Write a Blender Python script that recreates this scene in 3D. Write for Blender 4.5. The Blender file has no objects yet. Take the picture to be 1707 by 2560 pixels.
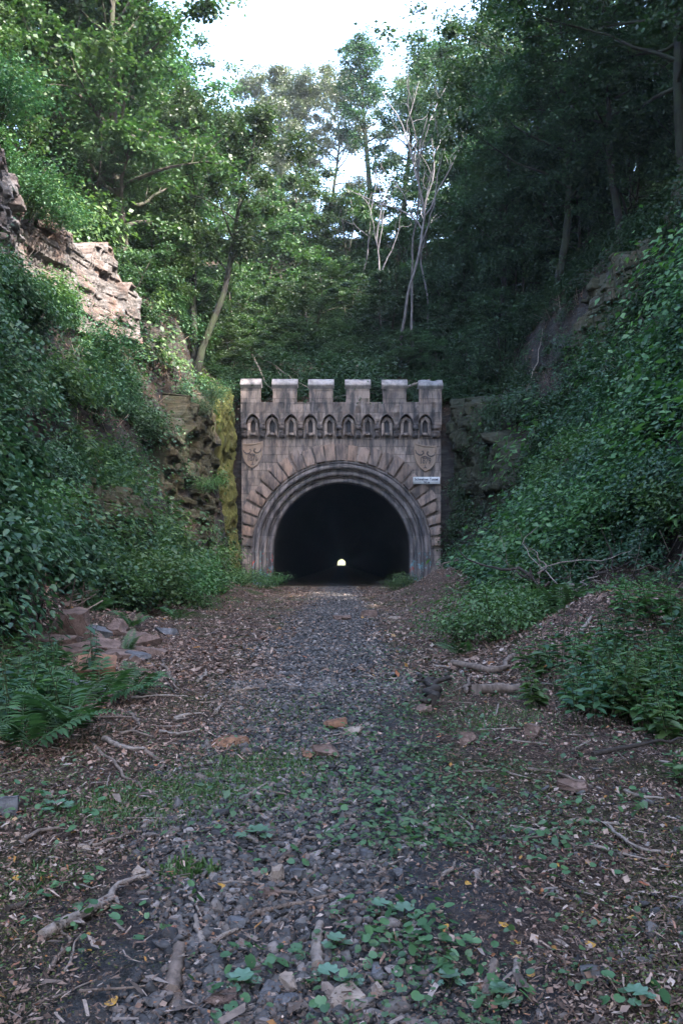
import bpy, bmesh, math, random
import numpy as np
from mathutils import Vector, Matrix

S = bpy.context.scene
C = S.collection
R = math.radians
PI = math.pi

# ------------------------------------------------------------------ noise
def _hash(ix, iy, iz, seed):
    h = (ix*374761393 + iy*668265263 + iz*1440662683 + seed*362437) & 0xffffffff
    h = ((h ^ (h >> 13))*1274126177) & 0xffffffff
    return ((h ^ (h >> 16)) & 0xffff)/65535.0

def vnoise(x, y, z, seed=0):
    x = np.asarray(x, float); y = np.asarray(y, float)+0*x; z = np.asarray(z, float)+0*x
    ix = np.floor(x).astype(np.int64); iy = np.floor(y).astype(np.int64); iz = np.floor(z).astype(np.int64)
    fx = x-ix; fy = y-iy; fz = z-iz
    fx = fx*fx*(3-2*fx); fy = fy*fy*(3-2*fy); fz = fz*fz*(3-2*fz)
    r = 0
    for a in (0, 1):
        for b in (0, 1):
            for c in (0, 1):
                w = (fx if a else 1-fx)*(fy if b else 1-fy)*(fz if c else 1-fz)
                r = r+w*_hash(ix+a, iy+b, iz+c, seed)
    return r*2-1

def fbm(x, y, z=0, seed=0, oct=4, gain=.5):
    a = 1; f = 1; r = 0; n = 0
    for i in range(oct):
        r = r+a*vnoise(np.asarray(x)*f, np.asarray(y)*f, np.asarray(z)*f, seed+i*17); n += a
        a *= gain; f *= 2.03
    return r/n

def sstep(a, b, x):
    t = np.clip((np.asarray(x, float)-a)/(b-a), 0, 1)
    return t*t*(3-2*t)

# ------------------------------------------------------------------ mesh building
class MB:
    def __init__(s):
        s.v = []; s.f = []; s.n = 0; s.mi = []
    def add(s, verts, faces, mi=0):
        verts = np.asarray(verts, float).reshape(-1, 3)
        if isinstance(faces, np.ndarray):
            fl = [faces]
        else:
            by = {}
            for f in faces: by.setdefault(len(f), []).append(f)
            fl = [np.array(v) for v in by.values()]
        for f in fl:
            s.f.append(f+s.n); s.mi.append(np.full(len(f), mi, np.int32))
        s.v.append(verts); s.n += len(verts)
        return s
    def box(s, x0, x1, y0, y1, z0, z1):
        v = [(x0,y0,z0),(x1,y0,z0),(x1,y1,z0),(x0,y1,z0),(x0,y0,z1),(x1,y0,z1),(x1,y1,z1),(x0,y1,z1)]
        return s.add(v, [(0,3,2,1),(4,5,6,7),(0,1,5,4),(1,2,6,5),(2,3,7,6),(3,0,4,7)])
    def tube(s, pts, rad, sides=6, cap=True):
        pts = np.asarray(pts, float); n = len(pts)
        rad = np.full(n, rad) if np.isscalar(rad) else np.asarray(rad, float)
        t = np.gradient(pts, axis=0); t /= np.linalg.norm(t, axis=1)[:, None]+1e-9
        ref = np.array([0, 0, 1.]) if abs(t[0][2]) < .8 else np.array([1., 0, 0])
        u = np.cross(t[0], ref); u /= np.linalg.norm(u)
        vs = []
        a = np.arange(sides)*2*PI/sides
        for i in range(n):
            u = u-t[i]*u.dot(t[i]); u /= np.linalg.norm(u)+1e-9
            w = np.cross(t[i], u)
            vs.append(pts[i]+rad[i]*(np.cos(a)[:, None]*u+np.sin(a)[:, None]*w))
        k = np.arange(sides); k2 = (k+1) % sides
        fs = np.concatenate([np.stack([i*sides+k, i*sides+k2, (i+1)*sides+k2, (i+1)*sides+k], 1) for i in range(n-1)])
        s.add(np.concatenate(vs), fs)
        if cap:
            s.add(vs[0], [tuple(range(sides))[::-1]]); s.add(vs[-1], [tuple(range(sides))])
        return s
    def grid(s, P):
        h, w = P.shape[:2]
        i = np.arange(h*w).reshape(h, w)
        f = np.stack([i[:-1, :-1], i[:-1, 1:], i[1:, 1:], i[1:, :-1]], -1).reshape(-1, 4)
        return s.add(P.reshape(-1, 3), f)
    def mesh(s, name):
        me = bpy.data.meshes.new(name)
        v = np.concatenate(s.v).astype(np.float32)
        loops = np.concatenate([f.reshape(-1) for f in s.f]).astype(np.int32)
        tot = np.concatenate([np.full(len(f), f.shape[1], np.int32) for f in s.f])
        st = np.concatenate([[0], np.cumsum(tot)[:-1]]).astype(np.int32)
        me.vertices.add(len(v)); me.vertices.foreach_set('co', v.reshape(-1))
        me.loops.add(len(loops)); me.loops.foreach_set('vertex_index', loops)
        me.polygons.add(len(tot)); me.polygons.foreach_set('loop_start', st); me.polygons.foreach_set('loop_total', tot)
        me.polygons.foreach_set('material_index', np.concatenate(s.mi))
        me.update(calc_edges=True); me.validate()
        return me
    def build(s, name, mat, parent=None, smooth=False, loc=None):
        me = s.mesh(name)
        return link(name, me, mat, parent, smooth, loc)

def link(name, me, mat, parent=None, smooth=False, loc=None):
    for m in (mat if isinstance(mat, (list, tuple)) else [mat]): me.materials.append(m)
    if smooth: me.polygons.foreach_set('use_smooth', np.ones(len(me.polygons), bool))
    o = bpy.data.objects.new(name, me); C.objects.link(o)
    if parent: o.parent = parent
    if loc is not None: o.location = loc
    return o

def tag(o, label=None, cat=None, group=None, kind=None):
    if label: o['label'] = label
    if cat: o['category'] = cat
    if group: o['group'] = group
    if kind: o['kind'] = kind
    return o

def thing(name, label, cat, loc=(0,0,0), rz=0, group=None):
    o = bpy.data.objects.new(name, None); C.objects.link(o)
    o.empty_display_size = .2
    o.location = loc; o.rotation_euler = (0, 0, rz)
    return tag(o, label, cat, group)

def dup(root, loc, rot=(0,0,0), scale=1, label=None, group=None, cat=None):
    def cp(o, par):
        c = o.copy(); C.objects.link(c); c.parent = par
        for ch in o.children: cp(ch, c)
        return c
    r = cp(root, None)
    r.location = loc; r.rotation_euler = rot
    r.scale = (scale,)*3 if np.isscalar(scale) else scale
    if 'group' in r and group is None: del r['group']
    if label: r['label'] = label
    if group: r['group'] = group
    if cat: r['category'] = cat
    return r

# ------------------------------------------------------------------ materials
def newmat(name):
    m = bpy.data.materials.new(name); m.use_nodes = True
    nt = m.node_tree
    for n in list(nt.nodes): nt.nodes.remove(n)
    out = nt.nodes.new('ShaderNodeOutputMaterial')
    return m, nt, out

class NT:
    def __init__(s, name):
        s.m, s.nt, s.out = newmat(name)
    def n(s, typ, _in=None, **kw):
        nd = s.nt.nodes.new(typ)
        for k, v in kw.items(): setattr(nd, k, v)
        if _in:
            for k, v in _in.items():
                sk = nd.inputs[k]
                if hasattr(v, 'is_output'): s.nt.links.new(v, sk)
                else: sk.default_value = v
        return nd
    def ramp(s, fac, stops, interp='LINEAR'):
        nd = s.nt.nodes.new('ShaderNodeValToRGB'); nd.color_ramp.interpolation = interp
        el = nd.color_ramp.elements
        while len(el) > 1: el.remove(el[-1])
        for i, (p, c) in enumerate(stops):
            e = el[0] if i == 0 else el.new(p)
            e.position = p
            e.color = (c, c, c, 1) if np.isscalar(c) else (*c, 1)
        s.nt.links.new(fac, nd.inputs[0])
        return nd.outputs[0]
    def mix(s, fac, a, b, mode='MIX'):
        nd = s.nt.nodes.new('ShaderNodeMix'); nd.data_type = 'RGBA'; nd.blend_type = mode
        for sk, v in ((nd.inputs[0], fac), (nd.inputs[6], a), (nd.inputs[7], b)):
            if hasattr(v, 'is_output'): s.nt.links.new(v, sk)
            elif np.isscalar(v): sk.default_value = v if sk == nd.inputs[0] else (v, v, v, 1)
            else: sk.default_value = (*v, 1)
        return nd.outputs[2]
    def math(s, op, a, b=0.5, clamp=False):
        nd = s.nt.nodes.new('ShaderNodeMath'); nd.operation = op; nd.use_clamp = clamp
        for sk, v in zip(nd.inputs, (a, b)):
            if hasattr(v, 'is_output'): s.nt.links.new(v, sk)
            else: sk.default_value = v
        return nd.outputs[0]
    def coords(s, scale=(1,1,1), kind='Object', loc=(0,0,0)):
        tc = s.n('ShaderNodeTexCoord')
        mp = s.n('ShaderNodeMapping', {'Vector': tc.outputs[kind], 'Scale': scale, 'Location': loc})
        return mp.outputs[0]
    def noise(s, vec, scale, detail=4, rough=.55):
        return s.n('ShaderNodeTexNoise', {'Vector': vec, 'Scale': scale, 'Detail': detail, 'Roughness': rough}).outputs['Fac']
    def bump(s, h, strength=.5, dist=.05, normal=None):
        d = {'Height': h, 'Strength': strength, 'Distance': dist}
        if normal is not None: d['Normal'] = normal
        return s.n('ShaderNodeBump', d).outputs[0]
    def finish(s, col, rough=.85, normal=None, spec=.3):
        p = s.n('ShaderNodeBsdfPrincipled')
        for k, v in (('Base Color', col), ('Roughness', rough), ('Normal', normal), ('Specular IOR Level', spec)):
            if v is None: continue
            if hasattr(v, 'is_output'): s.nt.links.new(v, p.inputs[k])
            else: p.inputs[k].default_value = (*v, 1) if (k == 'Base Color') else v
        s.nt.links.new(p.outputs[0], s.out.inputs[0])
        return s.m

def leaf_mat(name, cols, transl=.35, gloss=.025, tcol=(1.0, 1.18, .6)):
    t = NT(name)
    g = t.n('ShaderNodeNewGeometry'); oi = t.n('ShaderNodeObjectInfo')
    k = len(cols)
    col = t.ramp(g.outputs['Random Per Island'], [(i/max(1, k-1), c) for i, c in enumerate(cols)])
    hv = t.n('ShaderNodeHueSaturation', {'Color': col,
              'Hue': t.math('ADD', t.math('MULTIPLY', oi.outputs['Random'], .05), .475),
              'Value': t.math('ADD', t.math('MULTIPLY', oi.outputs['Random'], .5), .75)})
    col = hv.outputs[0]
    d = t.n('ShaderNodeBsdfDiffuse', {'Color': col})
    tr = t.n('ShaderNodeBsdfTranslucent', {'Color': t.mix(1, col, tcol, 'MULTIPLY')})
    m1 = t.n('ShaderNodeMixShader', {0: transl, 1: d.outputs[0], 2: tr.outputs[0]})
    gl = t.n('ShaderNodeBsdfGlossy', {'Color': (1, 1, 1, 1), 'Roughness': .5})
    m2 = t.n('ShaderNodeMixShader', {0: gloss, 1: m1.outputs[0], 2: gl.outputs[0]})
    t.nt.links.new(m2.outputs[0], t.out.inputs[0])
    return t.m

def bark_mat(name, a, b, scale=6, moss=True):
    t = NT(name)
    v = t.coords((1, 1, .25))
    n = t.noise(v, scale, 6, .65)
    n2 = t.noise(t.coords(), 1.3, 3)
    col = t.ramp(n, [(.3, a), (.7, b)])
    if moss: col = t.mix(t.ramp(n2, [(.4, 0), (.62, .7)]), col, (.035, .045, .022))
    return t.finish(col, .9, t.bump(n, .7, .03))

# leaf meshes from arrays ------------------------------------------------
LT = {
 'dia': (np.array([(0,0,0),(.45,.3,.05),(1,0,-.08),(.45,-.3,.05)]), np.array([(0,1,2,3)])),
 'leaf': (np.array([(0,0,0),(.22,.27,.07),(.62,.25,.04),(1,0,-.14),(.62,-.25,.04),(.22,-.27,.07)]), np.array([(0,3,2,1),(3,0,5,4)])),
 'chip': (np.array([(0,.0,0),(.3,.13,.03),(1,.1,0),(.8,-.12,.02)]), np.array([(0,1,2,3)])),
 'blade': (np.array([(0,.04,0),(.5,.035,.0),(1,0,-.25),(.5,-.035,.0),(0,-.04,0)]), np.array([(0,1,3,4)])),
 'round': (np.array([(0,0,0),(-.08,.28,.06),(.25,.5,.08),(.7,.45,.05),(.98,.16,-.02),(.98,-.16,-.02),(.7,-.45,.05),(.25,-.5,.08),(-.08,-.28,.06)]),
           np.array([(0,4,3),(0,3,2),(0,2,1),(0,5,4),(0,6,5),(0,7,6),(0,8,7)])),
}
def norml(a): return a/(np.linalg.norm(a, axis=-1, keepdims=True)+1e-9)
def leaves(mb, pos, nrm, dr, size, shape='dia', width=1.0, mi=0):
    V, F = LT[shape]
    n = len(pos)
    if n == 0: return mb
    nrm = norml(nrm); dr = norml(dr-nrm*np.sum(dr*nrm, 1)[:, None]); sd = np.cross(nrm, dr)
    size = np.broadcast_to(np.asarray(size, float), (n,))
    w = np.broadcast_to(np.asarray(width, float), (n,))
    P = pos[:, None, :]+size[:, None, None]*(V[None, :, 0, None]*dr[:, None, :]+w[:, None, None]*V[None, :, 1, None]*sd[:, None, :]+V[None, :, 2, None]*nrm[:, None, :])
    k = len(V)
    f = (F[None]+(np.arange(n)*k)[:, None, None]).reshape(-1, F.shape[1])
    return mb.add(P.reshape(-1, 3), f, mi)

# ------------------------------------------------------------------ camera
FPX, CX, HY, CH = 2120., 853.5, 1410., 1.2
cam = bpy.data.cameras.new('camera'); camo = bpy.data.objects.new('camera', cam); C.objects.link(camo)
camo.location = (0, 0, CH); camo.rotation_euler = (R(90), 0, 0)
cam.sensor_fit = 'VERTICAL'; cam.sensor_height = 36; cam.lens = FPX/2560*36
cam.shift_y = (HY-1280)/2560
cam.clip_end = 3000; cam.clip_start = .05
S.camera = camo
def P3(px, py, Y): return ((px-CX)/FPX*Y, Y, CH+(HY-py)/FPX*Y)

# ------------------------------------------------------------------ terrain
PL = np.array([(0,0),(.5,.3),(1.1,1.2),(2,3.2),(3.2,6.2),(4.5,9.0),(5.3,10.2),(5.9,12.6),(7,14.2),(12,18.5),(25,27),(45,36),(200,60)])
PR = np.array([(0,0),(.6,.3),(1.4,1.1),(2.5,2.9),(4,5.6),(5.5,8.2),(6.6,9.8),(7.4,12.6),(9,14.6),(14,18.5),(25,25),(45,34),(200,56)])
def wl(y): return np.interp(y, [-40, 3, 8, 12, 16, 21, 27, 31, 44, 60], [3.4, 2.7, 3.3, 4.1, 4.6, 4.8, 4.7, 4.6, 5.25, 5.3])
def wr(y): return np.interp(y, [-40, 3, 7, 10, 15, 22, 30, 44, 60], [3.4, 2.5, 2.9, 3.7, 4.5, 4.2, 4.2, 5.3, 5.3])
def side(x, y):
    u = np.abs(x); w = np.where(x < 0, wl(y), wr(y))
    k = 1+2.6*sstep(33, 43.5, y)*(1-sstep(47, 54, y))
    d = np.maximum(u-w, 0)*1.0
    d = np.where(d < 4.5/k, d*k, d+4.5-4.5/k)
    h = np.where(x < 0, np.interp(d, PL[:, 0], PL[:, 1]), np.interp(d, PR[:, 0], PR[:, 1]))
    return h
def hillz(x, y): return np.interp(y, [44, 50, 58, 75, 90, 160, 700, 800], [9.3, 12.4, 17.5, 30, 34, 40, 40, 30])
def mound(x, y, cx, cy, rx, ry, h):
    q = ((x-cx)/rx)**2+((y-cy)/ry)**2
    return h*np.exp(-q*1.2)
def H(x, y):
    x = np.asarray(x, float); y = np.asarray(y, float)
    s = side(x, y)
    far = np.where(y > 44.38, 1.0, 0.0)
    hz = hillz(x, y)
    h = np.where(far > 0, np.maximum(hz, s)+1.2*np.exp(-np.abs(hz-s)/2.0)-.6*np.exp(-np.maximum(y-44.4, 0)*.8), s)
    h = h+mound(x, y, 3.6, 10.6, 1.35, 1.9, .8)+mound(x, y, 3.75, 29, 1.7, 3.2, .95)+mound(x, y, -4.1, 13.2, 1.2, 2, .3)+mound(x, y, -4.4, 30, 1.1, 4, .4)
    r = np.abs(x)
    ph = 2.2*fbm(x*.25, y*.25, 0, 13, 2)
    bank = sstep(.5, 1.6, h)*sstep(11.5, 9.5, h)*np.where(y < 44.4, 1, .5)
    h = h+bank*.27*np.sin(2*PI*(h/1.9)+ph*3)
    rough = sstep(2, 5.5, r)*np.where(y < 44.4, 1, 1)
    h = h+rough*(.85*fbm(x*.4, y*.4, h*.2, 3)+.3*fbm(x*1.3, y*1.3, h*.9, 5))
    h = h+.035*fbm(x*1.1, y*1.1, 0, 9)+.02*fbm(x*5, y*5, 0, 11, 2)
    return h
def Hs(x, y): return float(H(np.array([x]), np.array([y]))[0])
def on(px, py, y0=1.6, y1=44):
    ys = np.linspace(y0, y1, 1600)
    xs = (px-CX)/FPX*ys; zs = CH+(HY-py)/FPX*ys
    d = zs-H(xs, ys)
    i = np.argmax(d <= 0) if (d <= 0).any() else len(ys)-1
    y = ys[i]; x = xs[i]
    return (x, y, Hs(x, y))
# ------------------------------------------------------------------ ground
def geo(a, b, n, p):
    t = np.linspace(0, 1, n); return a+(b-a)*t**p
ys = np.concatenate([np.linspace(-45, 1, 24)[:-1], 1+geo(0, 43.36, 300, 1.9)])
half = np.concatenate([np.linspace(0, 9, 150), 9+geo(0, 141, 60, 2.2)[1:]])
xs = np.concatenate([-half[::-1][:-1], half])
X, Y = np.meshgrid(xs, ys)
def ground_mat():
    t = NT('forest_ground')
    v = t.coords((1, 1, 1))
    geo_ = t.n('ShaderNodeNewGeometry')
    sep = t.n('ShaderNodeSeparateXYZ', {0: v})
    n1 = t.noise(v, 3.2, 6, .65); n2 = t.noise(v, 22, 5, .7); n3 = t.noise(v, .8, 4)
    vor = t.n('ShaderNodeTexVoronoi', {'Vector': v, 'Scale': 26.}); 
    vor2 = t.n('ShaderNodeTexVoronoi', {'Vector': v, 'Scale': 45.})
    stone = t.ramp(vor.outputs['Color'], [(.0, (.022, .024, .028)), (.5, (.05, .052, .06)), (.85, (.085, .08, .08)), (1, (.13, .085, .065))])
    litter = t.ramp(vor2.outputs['Color'], [(0, (.03, .02, .015)), (.35, (.075, .046, .034)), (.7, (.13, .08, .06)), (1, (.24, .165, .13))])
    litter = t.mix(t.ramp(n2, [(.35, .75), (.6, 0)]), litter, (.018, .013, .01))
    moss = t.ramp(n2, [(.3, (.022, .03, .01)), (.7, (.06, .075, .02))])
    ax = t.math('ABSOLUTE', t.math('ADD', sep.outputs[0], .15))
    pathm = t.ramp(t.math('ADD', ax, t.math('MULTIPLY', t.math('SUBTRACT', n1, .5), 1.6)), [(.45, 1), (1.2, 0)])
    pathm = t.math('MULTIPLY', pathm, t.ramp(t.math('MULTIPLY', sep.outputs[2], .1), [(.05, 1), (.1, 0)]))
    col = t.mix(pathm, litter, stone)
    mm = t.math('MULTIPLY', t.ramp(t.noise(v, 1.1, 5, .6), [(.5, 0), (.62, 1)]), t.ramp(sep.outputs[2], [(.25, .85), (.9, .25)]))
    mm = t.math('MULTIPLY', mm, t.math('SUBTRACT', 1.0, t.math('MULTIPLY', pathm, .7)))
    col = t.mix(mm, col, moss)
    # earth on the steep banks
    earth = t.ramp(n1, [(.3, (.016, .012, .009)), (.6, (.05, .033, .024)), (.8, (.1, .065, .048))])
    nz = t.n('ShaderNodeSeparateXYZ', {0: geo_.outputs['True Normal']})
    col = t.mix(t.ramp(nz.outputs[2], [(.55, 1), (.85, 0)]), col, earth)
    strat = t.noise(t.coords((.6, .6, 4)), 1.6, 6, .65)
    rock = t.ramp(strat, [(.3, (.014, .013, .013)), (.55, (.045, .04, .038)), (.75, (.11, .09, .08))])
    col = t.mix(t.math('MULTIPLY', t.ramp(nz.outputs[2], [(.3, 1), (.5, 0)]), t.ramp(t.noise(v, 1.7, 4), [(.4, 0), (.5, 1)])), col, rock)
    h = t.math('ADD', t.math('MULTIPLY', vor.outputs['Distance'], -.6), n2)
    return t.finish(col, .92, t.bump(t.math('ADD', h, t.math('MULTIPLY', t.noise(v, 60, 4, .7), .6)), 1., .06), .25)
GM = ground_mat()
g = MB().grid(np.stack([X, Y, H(X, Y)], -1)).build('ground', GM, None, True); tag(g, kind='structure')
# hill above the tunnel, with the face of the cutting behind the portal wall
ys2 = 44.4+np.concatenate([geo(0, 60, 110, 1.4), 60+geo(0, 688, 40, 1.5)[1:]])
X, Y = np.meshgrid(xs, ys2)
hm = MB(); Pz = np.stack([X, Y, H(X, Y)], -1); hm.grid(Pz)
fr = Pz[0]
for sgn in (-1, 1):
    q = fr[(fr[:, 0]*sgn > 4.9)]
    lo = q.copy(); lo[:, 2] = -.6
    hm.grid(np.stack([lo, q], 0))
hill = hm.build('hillside', GM, None, True); tag(hill, kind='structure')
fl = MB(); ty = np.linspace(44.36, 793, 160); tx = np.linspace(-4.6, 4.6, 14)
X, Y = np.meshgrid(tx, ty); fl.grid(np.stack([X, Y, .03*fbm(X*1.1, Y*1.1, 0, 9)-.0*X], -1))
tf = fl.build('tunnel_floor', GM, None, True); tag(tf, kind='structure')
# open country past the far mouth of the tunnel, out to the horizon
fc = MB(); X, Y = np.meshgrid(np.linspace(-1200, 1200, 30), np.linspace(793.1, 2600, 60))
fc.grid(np.stack([X, Y, -.3+60*sstep(840, 980, Y)], -1))
t = NT('dry_meadow'); o = fc.build('far_field', t.finish(t.ramp(t.noise(t.coords(), .2, 5), [(.3, (.09, .1, .04)), (.7, (.2, .18, .1))]), .9)); tag(o, kind='structure')

# ------------------------------------------------------------------ portal
def stone_mat(name, base=(.23, .178, .15), brick=True, row=.405, bw=.68, dark=.85, light=.6, paint=False):
    t = NT(name)
    v = t.coords()
    sep = t.n('ShaderNodeSeparateXYZ', {0: v})
    xz = t.n('ShaderNodeCombineXYZ', {0: sep.outputs[0], 1: sep.outputs[2], 2: sep.outputs[1]}).outputs[0]
    b = np.array(base)
    wob = t.noise(v, 9, 5, .6)
    big = t.noise(v, .9, 3)
    if brick:
        xzw = t.n('ShaderNodeVectorMath', {0: xz, 1: t.n('ShaderNodeCombineXYZ', {0: t.math('MULTIPLY', wob, .015), 1: t.math('MULTIPLY', wob, .02)}).outputs[0]}, operation='ADD').outputs[0]
        br = t.n('ShaderNodeTexBrick', {'Vector': xzw, 'Scale': 1., 'Mortar Size': .012, 'Mortar Smooth': .3, 'Bias': 0., 'Brick Width': bw, 'Row Height': row,
                  'Color1': (*(b*.5), 1), 'Color2': (*(b*1.55+np.array([.012, .012, .014])), 1), 'Mortar': (*(b*.28), 1)}, offset=.37, squash=1.45, squash_frequency=2)
        col = br.outputs['Color']; fac = br.outputs['Fac']
    else:
        g = t.n('ShaderNodeNewGeometry')
        oi = t.n('ShaderNodeObjectInfo')
        col = t.ramp(oi.outputs['Random'], [(0, tuple(b*.7)), (.4, tuple(b*1.0)), (.7, tuple(b*np.array([1.3, 1.15, 1.0]))), (1, tuple(b*1.1))]); fac = None
    col = t.mix(t.ramp(t.noise(t.coords((1.1, 1.1, 1.6), loc=(1, 8, 3)), 1.1, 3), [(.42, 0), (.62, .35)]), col, tuple(b*np.array([1.3, 1.12, 1.02])))
    col = t.mix(t.ramp(big, [(.35, 0), (.65, .55)]), col, tuple(b*np.array([.95, 1.05, 1.15])))
    col = t.mix(t.ramp(t.noise(v, 28, 5, .7), [(.35, .35), (.6, 0)]), col, tuple(b*.45))
    # soot streaks running down, lime bloom
    st = t.noise(t.coords((2.2, 2.2, .42)), 1.6, 6, .68)
    col = t.mix(t.math('MULTIPLY', t.ramp(st, [(.43, 0), (.6, 1)]), dark), col, (.035, .036, .042))
    li = t.noise(t.coords((1.7, 1.7, .5), loc=(4, 2, 7)), 1.5, 6, .65)
    col = t.mix(t.math('MULTIPLY', t.ramp(li, [(.56, 0), (.72, 1)]), light), col, (.33, .29, .29))
    if paint:   # spray paint low on the jambs
        zlow = t.ramp(sep.outputs[2], [(.14, 1), (.19, 0)])
        sel = t.ramp(t.noise(t.coords((1, 1, 1), loc=(3, 1, 5)), 2.2, 5, .7), [(.52, 0), (.58, 1)])
        pc = t.ramp(t.noise(t.coords((1, 1, 1), loc=(9, 0, 0)), 1.8, 2), [(.4, (.35, .06, .06)), (.45, (.07, .26, .28)), (.6, (.16, .28, .33)), (.7, (.3, .3, .33))])
        zz = t.math('MULTIPLY', sep.outputs[2], .1)
        zlow = t.ramp(zz, [(.13, 1), (.2, 0)])
        col = t.mix(t.math('MULTIPLY', t.math('MULTIPLY', sel, zlow), .8), col, pc)
    h = t.math('ADD', t.math('MULTIPLY', wob, .6), t.math('MULTIPLY', t.noise(v, 40, 4, .7), .4))
    nrm = t.bump(h, .6, .03)
    if fac is not None: nrm = t.bump(t.math('SUBTRACT', 1., fac), .9, .02, nrm)
    return t.finish(col, .9, nrm, .2)
SM = stone_mat('sandstone_ashlar')
SMd = stone_mat('sandstone_band', (.19, .15, .13), row=.45, bw=.8, dark=.9)
SMv = stone_mat('sandstone_voussoir', (.25, .182, .15), brick=False, dark=.75, light=.4)
SMr = stone_mat('sandstone_moulding', (.165, .14, .135), brick=True, row=.9, bw=9, dark=.75, light=.6, paint=True)
SMc = stone_mat('sandstone_coping', (.29, .265, .26), brick=False, dark=.5, light=.3)
SMs = stone_mat('sandstone_carving', (.27, .2, .155), brick=False, dark=.15, light=.15)
SMk = stone_mat('sandstone_slot_shade', (.05, .042, .04), brick=False, dark=.9, light=0)  # near-black tone paints in the shade inside the niche slots
SMn = stone_mat('sandstone_dark', (.12, .1, .095), brick=False, dark=.7, light=.3)

YP = 44.0
portal = thing('tunnel_portal', 'castellated brown sandstone railway tunnel portal with a dark round arch and six merlons', 'tunnel', (0, YP, 0))
CZ = 1.9
def arch_pts(r, n=72, legs=6):
    pts = [(-r, z) for z in np.linspace(-.3, CZ, legs)[:-1]]
    pts += [(-r*math.cos(a), CZ+r*math.sin(a)) for a in np.linspace(0, PI, n)]
    pts += [(r, z) for z in np.linspace(CZ, -.3, legs)[1:]]
    return np.array(pts)
XL, XR, ZT = -5.17, 5.15, 8.75
def wall_loop(r):
    """front outline of the wall matched point by point to the arch"""
    out = []
    for x, z in arch_pts(r):
        if z <= CZ+1e-6: out.append((XL if x < 0 else XR, z)); continue
        dx, dz = x/r, (z-CZ)/r
        tx = (XR if dx > 0 else XL)/dx if abs(dx) > 1e-6 else 1e9
        tz = (ZT-CZ)/dz if dz > 1e-6 else 1e9
        k = min(tx, tz); out.append((dx*k, CZ+dz*k))
    out = np.array(out)
    for cx in (XL, XR):       # snap the nearest point to each corner
        i = np.argmin((out[:, 0]-cx)**2+(out[:, 1]-ZT)**2); out[i] = (cx, ZT)
    return out
RO = 4.62
w = MB()
ia = arch_pts(RO); oa = wall_loop(RO)
rows = []
for k in np.linspace(0, 1, 9):
    q = ia+(oa-ia)*k
    yy = .012*fbm(q[:, 0]*1.5, q[:, 1]*1.5, 0, 2)
    rows.append(np.stack([q[:, 0], yy, q[:, 1]], -1))
w.grid(np.stack(rows, 0)[:, ::-1])
def to3(q, y): return np.stack([q[:, 0], np.full(len(q), y), q[:, 1]], -1)
w.grid(np.stack([to3(ia, .0), to3(ia, .95)], 0))
w.grid(np.stack([to3(oa, .0), to3(oa, .95)], 0)[:, ::-1])
w.build('wall', SM, portal)

def sweep(profile, name, mat):
    """profile: (radius, y) pairs swept along the arch"""
    rows = []
    for r, y in profile:
        q = arch_pts(r)
        j = .012*fbm(q[:, 0]*2.2+r*3, q[:, 1]*2.2, y*3, 8)
        c = np.stack([q[:, 0]*(1+j/4), y+j*1.3, CZ+(q[:, 1]-CZ)*(1+j/4)], -1)
        rows.append(c)
    P = np.stack(rows, 0)[:, ::-1]
    return MB().grid(P).build(name, mat, portal, True)
def roll(r0, y0, wd, back):
    p = [(r0, back), (r0, y0+.03), (r0-.02, y0), (r0-.09, y0), (r0-.095, y0+.09)]
    cr = (wd-.1)/2; c = r0-.1-cr
    for a in np.linspace(0, PI, 9):
        p.append((c+cr*math.cos(a), y0+.13-cr*1.05*math.sin(a)))
    p += [(r0-wd, y0+.2), (r0-wd, back+.45)]
    return p
sweep(roll(RO+.01, -.06, .36, .3), 'arch_moulding', SMr)
sweep(roll(RO-.34, .26, .36, .6), 'arch_moulding', SMr)
sweep(roll(RO-.69, .58, .34, .9), 'arch_moulding', SMr)
# the bore, running straight through the hill
RB = 3.62
q = arch_pts(RB, 40, 4)
rows = [to3(q, y) for y in np.concatenate([[.8, 1.5, 3, 6, 12], np.linspace(24, 748, 40)])]
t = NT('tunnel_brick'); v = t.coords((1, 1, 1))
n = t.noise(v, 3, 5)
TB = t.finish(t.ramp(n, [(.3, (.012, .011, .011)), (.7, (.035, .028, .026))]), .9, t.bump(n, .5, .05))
MB().grid(np.stack(rows, 0)).build('tunnel_lining', TB, portal, True)

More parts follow.
